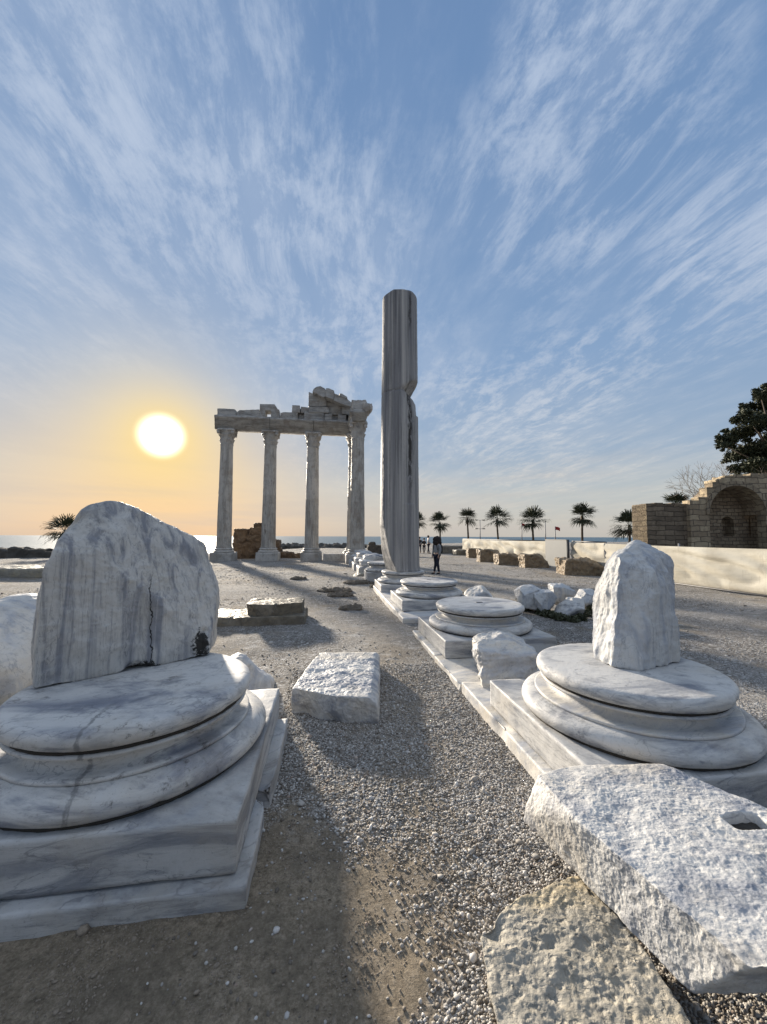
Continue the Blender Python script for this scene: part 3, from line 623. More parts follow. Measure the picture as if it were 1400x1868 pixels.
# ------------------------------------------------------------------ broken drum on the left base
DO = np.array([-1.40, 3.02, 0.715])
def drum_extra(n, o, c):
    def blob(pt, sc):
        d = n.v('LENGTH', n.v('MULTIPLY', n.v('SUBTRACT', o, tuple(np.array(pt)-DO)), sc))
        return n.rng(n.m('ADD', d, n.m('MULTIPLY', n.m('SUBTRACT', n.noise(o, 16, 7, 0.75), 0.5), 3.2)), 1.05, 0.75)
    k1 = n.m('MAXIMUM', blob(L(258, 1222, -.08), (8, 8, 17)), blob(L(366, 1178, -.05), (13, 13, 8)))  # black put into the colour for the dark of the foot cavities
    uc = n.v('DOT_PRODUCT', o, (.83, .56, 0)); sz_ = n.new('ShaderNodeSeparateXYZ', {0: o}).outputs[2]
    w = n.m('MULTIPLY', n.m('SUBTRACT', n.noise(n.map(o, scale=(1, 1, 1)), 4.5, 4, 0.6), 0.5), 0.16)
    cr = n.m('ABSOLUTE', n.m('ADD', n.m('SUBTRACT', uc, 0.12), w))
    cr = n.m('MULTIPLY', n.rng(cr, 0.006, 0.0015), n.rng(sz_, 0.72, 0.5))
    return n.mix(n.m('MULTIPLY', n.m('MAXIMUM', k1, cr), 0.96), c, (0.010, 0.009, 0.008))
c = np.array([-1.40, 3.02, 1.20]); un = np.array([.56, -.83, 0]); uu = np.array([.83, .56, 0])
def L(px, py, back=0.0):                 # point on the drum: front face plane pushed back by a real depth
    n0 = np.array([.56, -.83, 0]); d = ray(px, py); p0 = np.array([-1.40, 2.99, 0])-n0*back
    t = (n0@(p0-np.array([0, 0, H])))/(n0@d); return np.array([0, 0, H])+d*t
pl = [(np.array([.56, -.83, .02])/np.linalg.norm([.56, -.83, .02]), 0.10)]
pl += [plane3(L(60, 1225), L(72, 1060), L(60, 1225, .3), c), plane3(L(66, 1090), L(100, 1005), L(90, 1050, .3), c),
       plane3(L(98, 1005), L(142, 948, .1), L(105, 990, .3), c),
       plane3(L(205, 985), L(372, 1118), L(318, 955, .22), c),          # the sloping break, front edge to crest
       plane3(L(120, 985), L(215, 985), L(190, 910, .22), c),
       plane3(L(150, 928, .2), L(205, 911, .2), L(180, 920, .5), c), plane3(L(205, 911, .2), L(258, 927, .2), L(232, 922, .6), c),
       plane3(L(258, 927, .2), L(385, 994, .2), L(330, 970, .6), c), plane3(L(378, 1005, .1), L(399, 1075, .1), L(390, 1040, .5), c),
       plane3(L(397, 1080, 0), L(384, 1190, 0), L(400, 1130, .4), c)]
pl += [(np.array([-.56, .83, 0.15])/1.012, 0.40), (np.array([0, 0, -1.]), 1.20-0.718)]
M['drum'] = marble('streaked_drum_marble', extra=drum_extra, **STK)
g = rock(c, (0.72, 0.6, 0.72), pl, res=170, soft=48, amp=0.018, freq=2.6, rid=0.010, rfreq=5, oct=5,
         dents=[(L(245, 1228, -.08), .045, .06), (L(278, 1228, -.08), .03, .05), (L(262, 1215, -.08), .02, .03), (L(372, 1178, -.05), .03, .04), (L(362, 1195, -.05), .03, .04), (L(376, 1150, -.05), .02, .03), (L(300, 1060), .18, .015), (L(322, 950, .2), .10, .035), (L(128, 955, .15), .08, .03)], strat=(0.006, (14, 14, 1.0)))
put('broken_drum', g, M['drum'], origin=DO, label='huge arched marble drum fragment with grey streaks on the left foreground base', cat='column fragment')
# pointed stump on the right base
c = np.array([2.50, 2.93, 1.12])
def A(px, py, y): return aty(px, py, y)
pl = [plane3(A(1115, 1200, 2.66), A(1135, 1050, 2.74), A(1180, 1120, 2.60), c), plane3(A(1215, 1225, 2.62), A(1215, 1080, 2.66), A(1180, 1120, 2.58), c),
      plane3(A(1238, 1200, 2.9), A(1226, 1050, 2.9), A(1236, 1190, 3.1), c), plane3(A(1224, 1060, 2.75), A(1218, 1015, 2.85), A(1200, 1030, 2.70), c),
      plane3(A(1222, 1018, 2.85), A(1165, 987, 2.85), A(1190, 1000, 3.1), c), plane3(A(1160, 988, 2.85), A(1120, 1015, 2.95), A(1138, 1000, 3.15), c),
      plane3(A(1118, 1015, 2.9), A(1088, 1080, 2.95), A(1100, 1050, 3.2), c), plane3(A(1087, 1090, 2.9), A(1085, 1190, 2.9), A(1086, 1100, 3.3), c),
      plane3(A(1145, 1010, 2.82), A(1205, 1015, 2.78), A(1170, 1050, 2.62), c), plane3(A(1090, 1190, 2.85), A(1115, 1200, 2.66), A(1125, 1050, 2.78), c),
      (np.array([0.2, .97, 0.2])/1.01, 0.34), (np.array([0, 0, -1.]), 1.12-.684)]
g = rock(c, (0.42, 0.42, 0.56), pl, res=140, soft=45, amp=0.020, freq=3.0, rid=0.007, rfreq=9, oct=5, strat=(0.018, (10, 10, 0.9)), dents=[(A(1100, 1145, 2.78), .035, .04)])
put('marble_stump', g, M['stump_b'], label='pointed broken marble stump standing on the nearest right-hand base', cat='column fragment')

# ------------------------------------------------------------------ tall lone column
cx0, cy0 = 2.10, 11.33; z0_, z1_ = 0.652, 9.0
nz = 330; zz = np.linspace(z0_, z1_, nz); seg = 220; th = np.linspace(0, 2*math.pi, seg, endpoint=False)
TT, ZZ = np.meshgrid(th, zz); f_ = (ZZ-z0_)/(z1_-z0_)
Rr = 0.590-0.055*f_+0.03*np.exp(-(ZZ-z0_)/0.06)
q3 = np.stack([np.cos(TT).ravel(), np.sin(TT).ravel(), 0*TT.ravel()], 1)
lim = np.full(TT.shape, 9.0)
rv = math.atan2(RT[1], RT[0])                     # angle of the camera's right side
def cut(ang_, depth_fn):
    """plane cut with outward direction ang_, at distance depth_fn(z) from the axis"""
    global lim
    cs = np.cos(TT-ang_); dd = depth_fn(ZZ); lim = np.minimum(lim, np.where(cs > 0.02, dd/np.maximum(cs, 0.02), 9.0))
wob = lambda s, a: a*np.interp(zz, zz, fbm(np.stack([zz*2.2, 0*zz+s, 0*zz], 1), 4))[:, None]
cut(rv-0.25, lambda z: np.interp(z, [0, 5.00, 5.25, 5.7, 5.98, 6.22, 6.36, 6.37, 9.2], [9, 9, .49, .45, .19, .40, .56, 9, 9])+wob(2, .015))
cut(rv+math.pi+0.30, lambda z: np.interp(z, [0, 0.65, 0.9, 1.25, 1.9, 2.05, 2.1], [.18, .25, .36, .46, .55, .62, 9])+wob(5, .02))
cut(rv-1.05, lambda z: np.interp(z, [0, 2.4, 2.6, 5.0, 5.6, 6.0, 6.3, 6.4], [9, 9, .565, .55, .51, .46, .65, 9])+wob(9, .012))
Rf = -np.log(np.exp(-np.minimum(Rr, 5)*55)+np.exp(-np.minimum(lim, 5)*55))/55
pos = np.stack([Rf*np.cos(TT), Rf*np.sin(TT), ZZ], 2).reshape(-1, 3)
dmp = 0.006*fbm(pos*np.array([5, 5, .8])+3, 4)+0.004*fbm(pos*12, 3)
pos += q3*dmp[:, None]
jt = (np.abs(ZZ.ravel()-5.95) < 0.022) & (np.cos(TT.ravel()-(rv+math.pi)) > -0.2); pos -= q3*np.where(jt, 0.018, 0)[:, None]
top = np.array([pos[-seg:, 0], pos[-seg:, 1]]).T
tz = z1_+0.035*fbm(np.stack([np.cos(th)*1.5, np.sin(th)*1.5, 0*th], 1), 3)-.03*np.clip(np.cos(th-rv-math.pi), 0, 1)**3
pos[-seg:, 2] = tz
pos = np.vstack([pos+[cx0, cy0, 0], np.array([[cx0, cy0, z1_]]), np.array([[cx0, cy0, z0_]])])
i, j = np.meshgrid(np.arange(nz-1), np.arange(seg), indexing='ij'); a_ = (i*seg+j).ravel(); b_ = (i*seg+(j+1) % seg).ravel()
fc = [tuple(q) for q in np.stack([a_, b_, b_+seg, a_+seg], 1)]+[((nz-1)*seg+k, (nz-1)*seg+(k+1) % seg, nz*seg) for k in range(seg)]+[((k+1) % seg, k, nz*seg+1) for k in range(seg)]
m_, n, b = newmat('lone_column_marble'); o = n.new('ShaderNodeTexCoord').outputs['Object']
g1 = n.map(o, scale=(7, 7, 0.12)); v1 = n.noise(g1, 0.9, 8, 0.65, 0.4); v2 = n.noise(g1, 2.8, 6, 0.7, 0.2)
c = n.ramp(v1, [(0.30, (0.10, 0.105, 0.115)), (0.43, (0.20, 0.20, 0.21)), (0.55, (0.31, 0.305, 0.30)), (0.70, (0.46, 0.445, 0.42))])
c = n.mix(n.m('MULTIPLY', n.rng(v2, 0.5, 0.65), 0.7), c, (0.10, 0.10, 0.10))
sx = n.new('ShaderNodeSeparateXYZ', {0: o}).outputs
# the long black weathering run below the break, and a shorter one near the top
aa = n.m('ARCTAN2', sx[1], sx[0]); da = n.m('ABSOLUTE', n.m('SUBTRACT', n.m('ADD', aa, n.m('MULTIPLY', n.noise(n.map(o, scale=(1, 1, 1.2)), 2.0, 5, 0.6), 0.35)), rv-1.02+0.17))
run = n.m('MULTIPLY', n.rng(da, 0.17, 0.05), n.m('MULTIPLY', n.rng(sx[2], 1.6, 3.2), n.rng(sx[2], 5.9, 5.2)))
run2 = n.m('MULTIPLY', n.rng(da, 0.14, 0.02), n.m('MULTIPLY', n.rng(sx[2], 7.0, 7.5), n.rng(sx[2], 8.4, 8.1)))
c = n.mix(n.m('MULTIPLY', n.m('MULTIPLY', n.m('MAXIMUM', run, n.m('MULTIPLY', run2, .8)), n.rng(n.noise(n.map(o, scale=(6, 6, 1.4)), 2.5, 7, 0.75), 0.40, 0.50)), 0.95), c, (0.030, 0.026, 0.022))
n.put(b.inputs['Base Color'], c); b.inputs['Roughness'].default_value = 0.7; b.inputs['Specular IOR Level'].default_value = .3
n.put(b.inputs['Normal'], n.bump(n.m('ADD', n.noise(o, 14, 7, .7), v2), 0.5, 0.02))
put('lone_column', (pos, fc), m_, label='tall solitary streaked marble column with a wedge broken out of its right side', cat='column', origin=(cx0, cy0, z0_))

# ------------------------------------------------------------------ loose blocks in the foreground
c = np.array([1.42, 1.46, 0.325])
T = lambda x, y, z: np.array([x, y, z], float)
pl = [plane3(T(1.062, 1.6, .44), T(1.05, 1.0, .44), T(.95, 1.28, .22), c), plane3(T(.995, 1.93, .44), T(1.066, 1.58, .44), T(.995, 1.86, .22), c), plane3(T(1.05, 1.005, .44), T(1.3, .985, .44), T(1.06, 1.15, .22), c),
      plane3(T(1.0, 1.90, .44), T(1.25, 1.955, .44), T(1.02, 1.92, .22), c), plane3(T(1.3, 1.955, .44), T(1.76, 1.89, .45), T(1.3, 1.93, .2), c),
      plane3(T(1.76, 1.885, .44), T(1.95, 1.50, .45), T(1.78, 1.85, .2), c), plane3(T(1.0, 1.0, .445), T(1.0, 1.9, .44), T(1.9, 1.5, .46), c),
      plane3(T(.95, 1.2, .22), T(1.04, 1.14, .22), T(1.05, 1.0, .43), c),
      (T(0, 0, -1), .325-.225)]
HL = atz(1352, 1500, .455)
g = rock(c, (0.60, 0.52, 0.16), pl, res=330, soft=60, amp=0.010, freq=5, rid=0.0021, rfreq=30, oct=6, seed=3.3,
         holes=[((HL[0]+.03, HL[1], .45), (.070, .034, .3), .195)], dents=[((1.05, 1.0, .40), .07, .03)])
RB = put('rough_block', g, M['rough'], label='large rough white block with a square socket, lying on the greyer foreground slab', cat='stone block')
put('socket_shade_plug', rock((HL[0]+.03, HL[1]+.004, .392), (.078, .042, .03), [], res=14, soft=8, amp=.008, freq=20), M['soil_shade'], RB)  # added near-black plug that paints the shade inside the socket
c = np.array([0.86, 1.20, 0.09])
pl = [plane3(T(.555, 1.40, .2), T(.50, 1.10, .2), T(.62, 1.40, .0), c), plane3(T(.56, 1.43, .2), T(.74, 1.535, .2), T(.62, 1.50, 0), c),
      plane3(T(.74, 1.54, .2), T(1.05, 1.60, .2), T(.76, 1.58, 0), c), plane3(T(1.07, 1.0, .2), T(1.16, 1.60, .2), T(1.05, 1.0, 0), c),
      plane3(T(.50, 1.12, .2), T(.56, .6, .2), T(.58, 1.1, 0), c), (T(0, 0, 1), .122)]
g = rock(c, (0.42, 0.62, 0.17), pl, res=230, soft=50, amp=0.010, freq=9, rid=0.0030, rfreq=30, oct=5, seed=8.1,
         dents=[((.80, 1.36, .21), .022, .014), ((.72, 1.22, .21), .014, .010), ((.62, 1.43, .2), .05, .02)])
put('grey_slab', g, M['rough_grey'], label='pitted grey-tan slab half under the rough white foreground block', cat='stone block')
# white block in the middle of the path
c = np.array([0.15, 4.12, 0.10])
pl = [plane3(T(-.32, 3.80, .22), T(-.10, 4.86, .22), T(-.33, 3.80, 0), c), plane3(T(-.31, 3.78, .22), T(.06, 3.55, .22), T(-.33, 3.78, 0), c),
      plane3(T(.05, 3.54, .22), T(.44, 3.46, .22), T(.05, 3.54, 0), c), plane3(T(.45, 3.46, .22), T(.63, 4.75, .22), T(.46, 3.44, 0), c),
      plane3(T(-.10, 4.87, .22), T(.62, 4.80, .22), T(.1, 4.87, 0), c), (T(0, 0, 1), .13), plane3(T(.38, 3.5, .235), T(.57, 4.7, .235), T(.46, 3.46, .16), c)]
g = rock(c, (0.62, 0.78, 0.18), pl, res=200, soft=60, amp=0.010, freq=7, rid=0.0045, rfreq=20, oct=5, seed=1.7, dents=[((-.20, 3.72, .0), .09, .05), ((.05, 3.54, .0), .07, .04)])
put('pecked_block', g, M['rough'], label='low oblong white block with a pecked top lying alone in the middle of the path', cat='stone block')
# white wedge rock on the step between two bases
c = np.array([1.98, 4.22, 0.27])
W_ = lambda px, py, y: aty(px, py, y)
pl = [plane3(W_(868, 1180, 4.0), W_(875, 1230, 3.95), W_(868, 1200, 4.4), c), plane3(W_(885, 1185, 3.9), W_(880, 1235, 3.85), W_(960, 1220, 3.85), c),
      plane3(W_(870, 1172, 4.0), W_(915, 1153, 4.3), W_(880, 1160, 4.5), c), plane3(W_(915, 1152, 4.3), W_(980, 1190, 4.2), W_(940, 1165, 4.5), c),
      plane3(W_(880, 1182, 3.95), W_(940, 1190, 3.9), W_(915, 1155, 4.2), c), plane3(W_(985, 1190, 4.1), W_(982, 1230, 4.1), W_(990, 1200, 4.5), c),
      (T(0, 0, -1), .27-.09)]
g = rock(c, (0.40, 0.42, 0.30), pl, res=100, soft=32, amp=0.05, freq=3.0, rid=0.012, rfreq=8, seed=2.2, strat=(.02, (2, 5, 9)))
put('wedge_rock', g, M['warmrock'] if 'warmrock' in M else M['marble_warm'], label='white wedge-shaped rock leaning against the nearest right-hand base on its step', cat='rock')
# chunk behind the left base, boulder at the left edge
c = np.array([-1.0, 4.35, .14])
g = rock(c, (.42, .36, .26), [(np.array([.6, .3, .74]), .24), (np.array([.2, -.9, .4]), .25), (np.array([-.4, .1, .9]), .2)], res=60, soft=18, amp=.03, freq=3, rid=.015, rfreq=6, seed=5)
put('marble_chunk', g, M['stump_b'], label='broken marble chunk poking out behind the left foreground base', cat='rock')
pB = atz(-60, 1285, 0.0)
c = np.array([pB[0]-.12, pB[1]+.35, .40])
g = rock(c, (.66, .55, .62), [(np.array([.5, -.3, .81]), .48), (np.array([-.5, -.2, .84]), .46)], res=70, soft=7, amp=.03, freq=2, seed=6, rid=.008, rfreq=5)
put('rounded_boulder', g, M['marble_warm'], label='smooth rounded pale boulder at the left edge behind the arched drum', cat='rock')
# small rock beside the bare base, rock pile with weeds to the right
g = rock((3.95, 9.75, .12), (.36, .26, .22), [(np.array([-.5, -.2, .84]), .17), (np.array([.6, -.3, .74]), .2)], res=40, soft=16, amp=.03, freq=3.5, seed=9)
put('small_rock', g, M['marble_warm'], label='small pale rock on the gravel just right of the bare base before the lone column', cat='rock')
pile = [((972, 1108), 7.9, .52, .46, 'rounded white rock at the upper left of the weedy pile', (-.3, -.4, .85), .30, (0, .30)),
        ((993, 1108), 7.6, .36, .40, 'angular white rock in the left front of the weedy pile', (.2, -.8, .55), .24, (0, .1)),
        ((1020, 1100), 8.0, .50, .40, 'white rock at the top middle of the weedy pile', (.3, -.3, .9), .25, (0, .28)),
        ((1045, 1120), 7.35, .60, .32, 'tilted grey-shaded slab rock at the front of the weedy pile', (.45, -.6, .65), .22, (0, .1)),
        ((1068, 1108), 7.9, .50, .36, 'low white rock at the right end of the weedy pile', (.1, -.3, .95), .20, (0, .2))]
def randplanes(k, n_, h0, h1):
    rg = np.random.default_rng(k); out = []
    for _ in range(n_):
        v = rg.normal(size=3); v /= np.linalg.norm(v); out.append((v, rg.uniform(h0, h1)))
    return out
for k, ((px, py), yy, w_, h_, lab, nn_, hh2, (ox, oz)) in enumerate(pile):
    p = aty(px, py, yy); cz = max(.02, p[2])+h_*.42
    g = rock((p[0], yy, cz), (w_*.62, w_*.5, h_*.62), [(np.array(nn_)/np.linalg.norm(nn_), hh2), (np.array([-.6, .2, .7]), hh2*1.15)]+randplanes(k+3, 14, hh2*.72, hh2*1.15), res=60, soft=90, amp=.02, freq=3, rid=.014, rfreq=4, seed=11+k*3)
    put('pile_rock', g, M['stump_b' if k != 3 else 'marble_b'], label=lab, cat='rock', group='white rocks in a weedy pile')
p = aty(1250, 1215, 4.0)
g = rock((p[0]+.6, 5.3, .06), (.26, .2, .15), [(np.array([.3, -.3, .9]), .1)], res=24, soft=10, amp=.03, freq=4, seed=33)
put('small_rock', g, M['rough'], label='small low white stone on the gravel behind the pointed stump', cat='rock')

# low dark course and slab on the left
g = block(-2.75, -0.42, 7.42, 8.35, -.05, .17, res=110, amp=.02, freq=2.5, rid=.012, rfreq=4, soft=40, dents=[((-1.75, 7.4, .17), .10, .03)])
put('stone_course', g, M['darkstone'], label='low brown stone course flush in the gravel left of the path', cat='stone course')
c = np.array([-1.0, 7.85, .255])
g = rock(c, (.52, .38, .13), [(np.array([.75, -.2, .55])*-1, .46), (np.array([.3, -.9, -.25]), .34), (np.array([-.6, -.7, -.3]), .46)], res=90, soft=40, amp=.02, freq=3, rid=.008, rfreq=4, seed=4, dents=[((-.35, 7.6, .44), .1, -.05)])
put('dark_slab', g, M['darkstone'], label='dark weathered slab lying on the low brown stone course', cat='stone block')
pS = atz(-60, 1050)
g = block(-15.6, -10.2, 16.9, 18.9, -.05, .36, res=80, amp=.04, freq=1.2, rid=.03, rfreq=2, soft=40)
put('marble_platform', g, M['rough_grey'], label='long low pale marble slab far left between the drum and the sea', cat='stone block')
# clods of turned earth
for k, (px, py, w_, lab) in enumerate([(655, 1063, .55, 'flat mound of dark earth nearest the far bases'), (612, 1078, .5, 'crumbly mound of dark earth in the middle of the path'), (622, 1087, .35, 'small mound of dark earth just below the crumbly one'),
                                       (545, 1056, .30, 'lone dark clod on the open gravel before the temple'), (690, 1070, .28, 'small clod of earth close to the far bases'), (640, 1112, .25, 'thin patch of turned earth left of the step corner')]):
    p = atz(px, py)
    g = rock((p[0], p[1], .0), (w_, w_*.6, .085), [], res=46, soft=3, amp=.05, freq=6, rid=.03, rfreq=8, seed=k*2.1)
    put('earth_mound', g, M['earth'] if 'earth' in M else M.setdefault('earth', plain('dark_earth', (0.13, 0.108, 0.083), 0.95, 0.5, 16, 1.0)), label=lab, cat='earth mound', group='mounds of turned earth')
g = rock((1.38, 16.2, .05), (.32, .2, .13), [(np.array([-.4, -.2, .9]), .1)], res=24, soft=10, amp=.03, freq=4, seed=41)
put('small_rock', g, M['rough_grey'], label='small pale stone at the foot of the far worn bases', cat='rock')

# ------------------------------------------------------------------ temple
TEMPLE = empty('temple_ruin', (-2.6, 26.9, 0), 'ruined marble temple front with five columns, entablature and a piece of pediment', 'temple')
def column(cx, cy, zt=7.80, ped=(1.42, .0, .58), rb=.475, rtop=.395, seed=0.0):
    nz_ = 110; zz_ = np.linspace(.86, zt, nz_)
    pr = [(rb+(rtop-rb)*((z-.86)/(zt-.86))**1.2+.05*math.exp(-(z-.86)/.06)+.04*math.exp(-(zt-z)/.05), z) for z in zz_]
    pr = [(0, .86)]+pr+[(0, zt)]
    zb = [1.6, 4.45, 4.2, 4.4, 4.5][int(seed/1.7+.01)]
    def flf(r, t, z):
        flu = np.abs(np.sin(t*12)); d = .042*flu*np.clip((zb-z)/.06, 0, 1)+.012*flu*np.clip((z-zb)/.1, 0, 1)
        qq = np.stack([np.cos(t).ravel()*1.2+seed, np.sin(t).ravel()*1.2, z.ravel()*.9], 1)
        ch = np.clip(fbm(qq*2.2, 3)-.50, 0, 1).reshape(t.shape)*.16
        return r-np.where(r > .02, d+ch, 0)
    sh = put('column', lathe((cx, cy, 0), pr, 240, .008, 3, fl=flf), M['temple_shaft'], TEMPLE)
    w_ = ped[0]/2
    put('pedestal', block(cx-w_, cx+w_, cy-w_, cy+w_, -.06, .56, res=20, amp=.02, freq=2, soft=60, dents=[((cx+.3, cy-w_, .3), .12, .03)]), M['temple'], sh)
    put('column_foot', lathe((cx, cy, 0), smoothprof([('p', 0, .56), ('p', .60, .56), ('a', .60, .62, .07, .06, -80, 80), ('p', .57, .70), ('p', .55, .74), ('a', .54, .79, .05, .05, -80, 80), ('p', .50, .87), ('p', 0, .87)]), 64, .012, 4), M['temple'], sh)
    # corinthian capital: bell with two rows of leaves, corner volutes and a hollow-sided abacus
    zc = zt; hc = 8.80-zt; u = np.linspace(0, 1, 40)
    pr = [(0, zc)]+[(rtop*.98+.03*math.sin(t*3.0)+.20*max(0, t-.35)**1.6, zc+hc*.88*t) for t in u]+[(0, zc+hc*.88)]
    def leaf(r, t, z):
        v_ = (z-zc)/hc; row = np.where(v_ < .36, v_/.36, np.where(v_ < .66, (v_-.36)/.30, (v_-.66)/.22)); ph = np.where((v_ > .36) & (v_ < .66), math.pi/8, 0)
        lf = np.abs(np.cos((t+ph)*4))**.7; return r+np.where(r > .02, (.085*np.clip(row, 0, 1)**1.6*lf+.02*np.cos((t+ph)*24)*row*lf)*np.where(v_ < .9, 1, .2), 0)
    cap = lathe((cx, cy, 0), pr, 96, .02, 6, fl=leaf)
    geos = [(cap[0], [tuple(q_) for q_ in cap[1]])]
    for k in range(4):
        a = math.pi/4+k*math.pi/2; x_, y_ = cx+.62*math.cos(a), cy+.62*math.sin(a)
        vg = rock((x_, y_, zc+hc*.78), (.11, .11, .13), [], res=8, soft=3, amp=.03, freq=6, seed=seed+k); geos.append((vg[0], [tuple(q_) for q_ in vg[1]]))
    N_ = 32; V_ = []; r0 = []
    for k in range(N_):
        a = 2*math.pi*k/N_; rr_ = .54+.20*abs(math.sin(2*a))**3; r0.append((cx+rr_*math.cos(a), cy+rr_*math.sin(a)))
    for z_ in (zc+hc*.88, zc+hc*1.0): V_ += [(x_, y_, z_) for x_, y_ in r0]
    Fc = [tuple(range(N_))[::-1], tuple(range(N_, 2*N_))]+[(k, (k+1) % N_, N_+(k+1) % N_, N_+k) for k in range(N_)]
    geos.append((np.array(V_), Fc))
    put('capital', join(geos), M['temple'], sh)
for k, (cx_, cy_) in enumerate([(-6.90, 26.9), (-4.03, 26.9), (-1.16, 26.9), (1.72, 26.9), (1.76, 24.05)]): column(cx_, cy_, seed=k*1.7+.3)
# architrave: three fasciae and a crown moulding along the front, one beam along the side
def beam(x0, x1, yc, hw, z0, z1, along='x', n=70, seed=0.0):
    prof = [(-.84, 0), (-.84, .25), (-.94, .26), (-.94, .52), (-1.04, .53), (-1.04, .74), (-1.12, .76), (-1.22, .86), (-1.24, .93), (-1.14, 1.0)]
    loop = prof+[(-x, z) for x, z in prof[::-1]]; L_ = np.linspace(x0, x1, n); V_ = []; m2 = len(loop)
    for l in L_:
        for (a, z) in loop: V_.append((l, yc+a*hw, z0+z*(z1-z0)) if along == 'x' else (yc+a*hw, l, z0+z*(z1-z0)))
    V_ = np.array(V_); d = .018*fbm(V_*2.5+seed, 4)+.05*np.minimum(0, fbm(V_*1.3+seed+4, 2)+.35); cyy = yc
    ax_ = 1 if along == 'x' else 0
    V_[:, ax_] += np.sign(V_[:, ax_]-cyy)*d*1.4; V_[:, 2] += d*.6
    Fc = []
    for i_ in range(n-1):
        for k in range(m2): Fc.append((i_*m2+k, i_*m2+(k+1) % m2, (i_+1)*m2+(k+1) % m2, (i_+1)*m2+k))
    Fc += [tuple(range(m2))[::-1], tuple((n-1)*m2+k for k in range(m2))]
    return V_, Fc
put('architrave', beam(-7.62, -4.06, 26.9, .46, 8.80, 9.70, seed=1), M['temple_block'], TEMPLE)
put('architrave', beam(-4.03, -1.15, 26.9, .46, 8.80, 9.68, seed=2), M['temple_block'], TEMPLE)
put('architrave', beam(-1.12, 2.12, 26.9, .46, 8.80, 9.69, seed=3), M['temple_block'], TEMPLE)
put('architrave', beam(23.35, 26.38, 1.76, .46, 8.80, 9.45, along='y', seed=4), M['temple_block'], TEMPLE)
def c4(x, y, Y=26.45): p = aty(370+x/4.242, 690+y/4.242, Y); return (p[0], p[2])
bl = [([(113, 232), (245, 237), (256, 246), (256, 305), (113, 302)], 0), ([(262, 262), (285, 246), (440, 240), (442, 318), (262, 308)], 0),
      ([(442, 250), (485, 248), (485, 318), (442, 318)], 0), ([(527, 248), (592, 240), (592, 322), (527, 318)], 0), ([(485, 297), (527, 297), (527, 318), (485, 318)], 0),
      ([(442, 197), (560, 200), (598, 214), (606, 275), (590, 250), (442, 250)], 0),
      ([(605, 268), (625, 262), (737, 264), (735, 325), (600, 322)], 0), ([(737, 270), (785, 270), (785, 328), (737, 326)], .35), ([(787, 264), (938, 268), (938, 333), (787, 329)], 0),
      ([(693, 208), (752, 210), (752, 265), (690, 262)], 0), ([(760, 215), (825, 222), (835, 264), (758, 264)], .1), ([(822, 220), (965, 222), (978, 240), (978, 270), (822, 266)], -.05),
      ([(945, 275), (1003, 277), (1003, 334), (940, 332)], 0), ([(1003, 318), (1047, 320), (1047, 336), (1003, 334)], .1), ([(1047, 280), (1112, 284), (1108, 338), (1047, 336)], 0),
      ([(820, 103), (857, 118), (957, 165), (957, 217), (820, 217)], 0), ([(957, 165), (1080, 212), (1080, 275), (957, 270)], .25), ([(1080, 212), (1148, 222), (1148, 282), (1080, 276)], 0)]
for k, (po, dy_) in enumerate(bl):
    put('frieze_block', poly_block([c4(*q_) for q_ in po], 26.45+dy_, 27.35+dy_*.3, res=44, amp=.014, freq=2.2, rid=.007, rfreq=6, seed=k*1.3), M['temple_block'], TEMPLE)
ck = [[(850, 105), (858, 82), (880, 66), (912, 60), (945, 78), (958, 95), (950, 140), (935, 148)], [(955, 80), (980, 82), (1016, 98), (1022, 118), (1010, 170), (950, 146)],
      [(1022, 118), (1052, 128), (1090, 150), (1080, 200), (1012, 172)], [(1058, 120), (1078, 122), (1118, 146), (1122, 165), (1060, 140)], [(1090, 148), (1122, 162), (1155, 188), (1148, 220), (1080, 200)]]
for k, po in enumerate(ck):
    put('raking_cornice', poly_block([c4(*q_, 26.0) for q_ in po], 26.0-.1*(k % 2), 27.2, res=50, amp=.012, freq=2.2, rid=.005, rfreq=6, seed=30+k), M['temple_block'], TEMPLE)
cc = [([(1155, 165), (1262, 165), (1275, 195), (1262, 235), (1160, 240)], 23.6, 25.0), ([(1160, 238), (1240, 232), (1285, 262), (1268, 300), (1165, 330)], 23.45, 25.2), ([(1150, 300), (1262, 300), (1272, 342), (1150, 346)], 23.5, 25.2),
      ([(1240, 185), (1300, 195), (1318, 215), (1300, 245), (1270, 262), (1240, 230)], 23.3, 24.6), ([(1290, 200), (1312, 193), (1318, 232), (1300, 245)], 23.0, 23.9)]
for k, (po, y0_, y1_) in enumerate(cc):
    put('corner_cornice', poly_block([c4(*q_, y0_) for q_ in po], y0_, y1_, res=26, amp=.04, freq=2.4, rid=.04, rfreq=3, seed=50+k), M['temple'], TEMPLE)
put('frieze_core', block(-2.2, 1.3, 26.9, 27.3, 9.68, 10.55, res=14, amp=.01), M['temple_block'], TEMPLE)
put('side_cornice', poly_block([(1.25, 9.45), (2.3, 9.45), (2.35, 10.1), (1.3, 10.2)], 25.2, 27.4, res=30, amp=.04, freq=2, rid=.03, rfreq=3), M['temple_block'], TEMPLE)

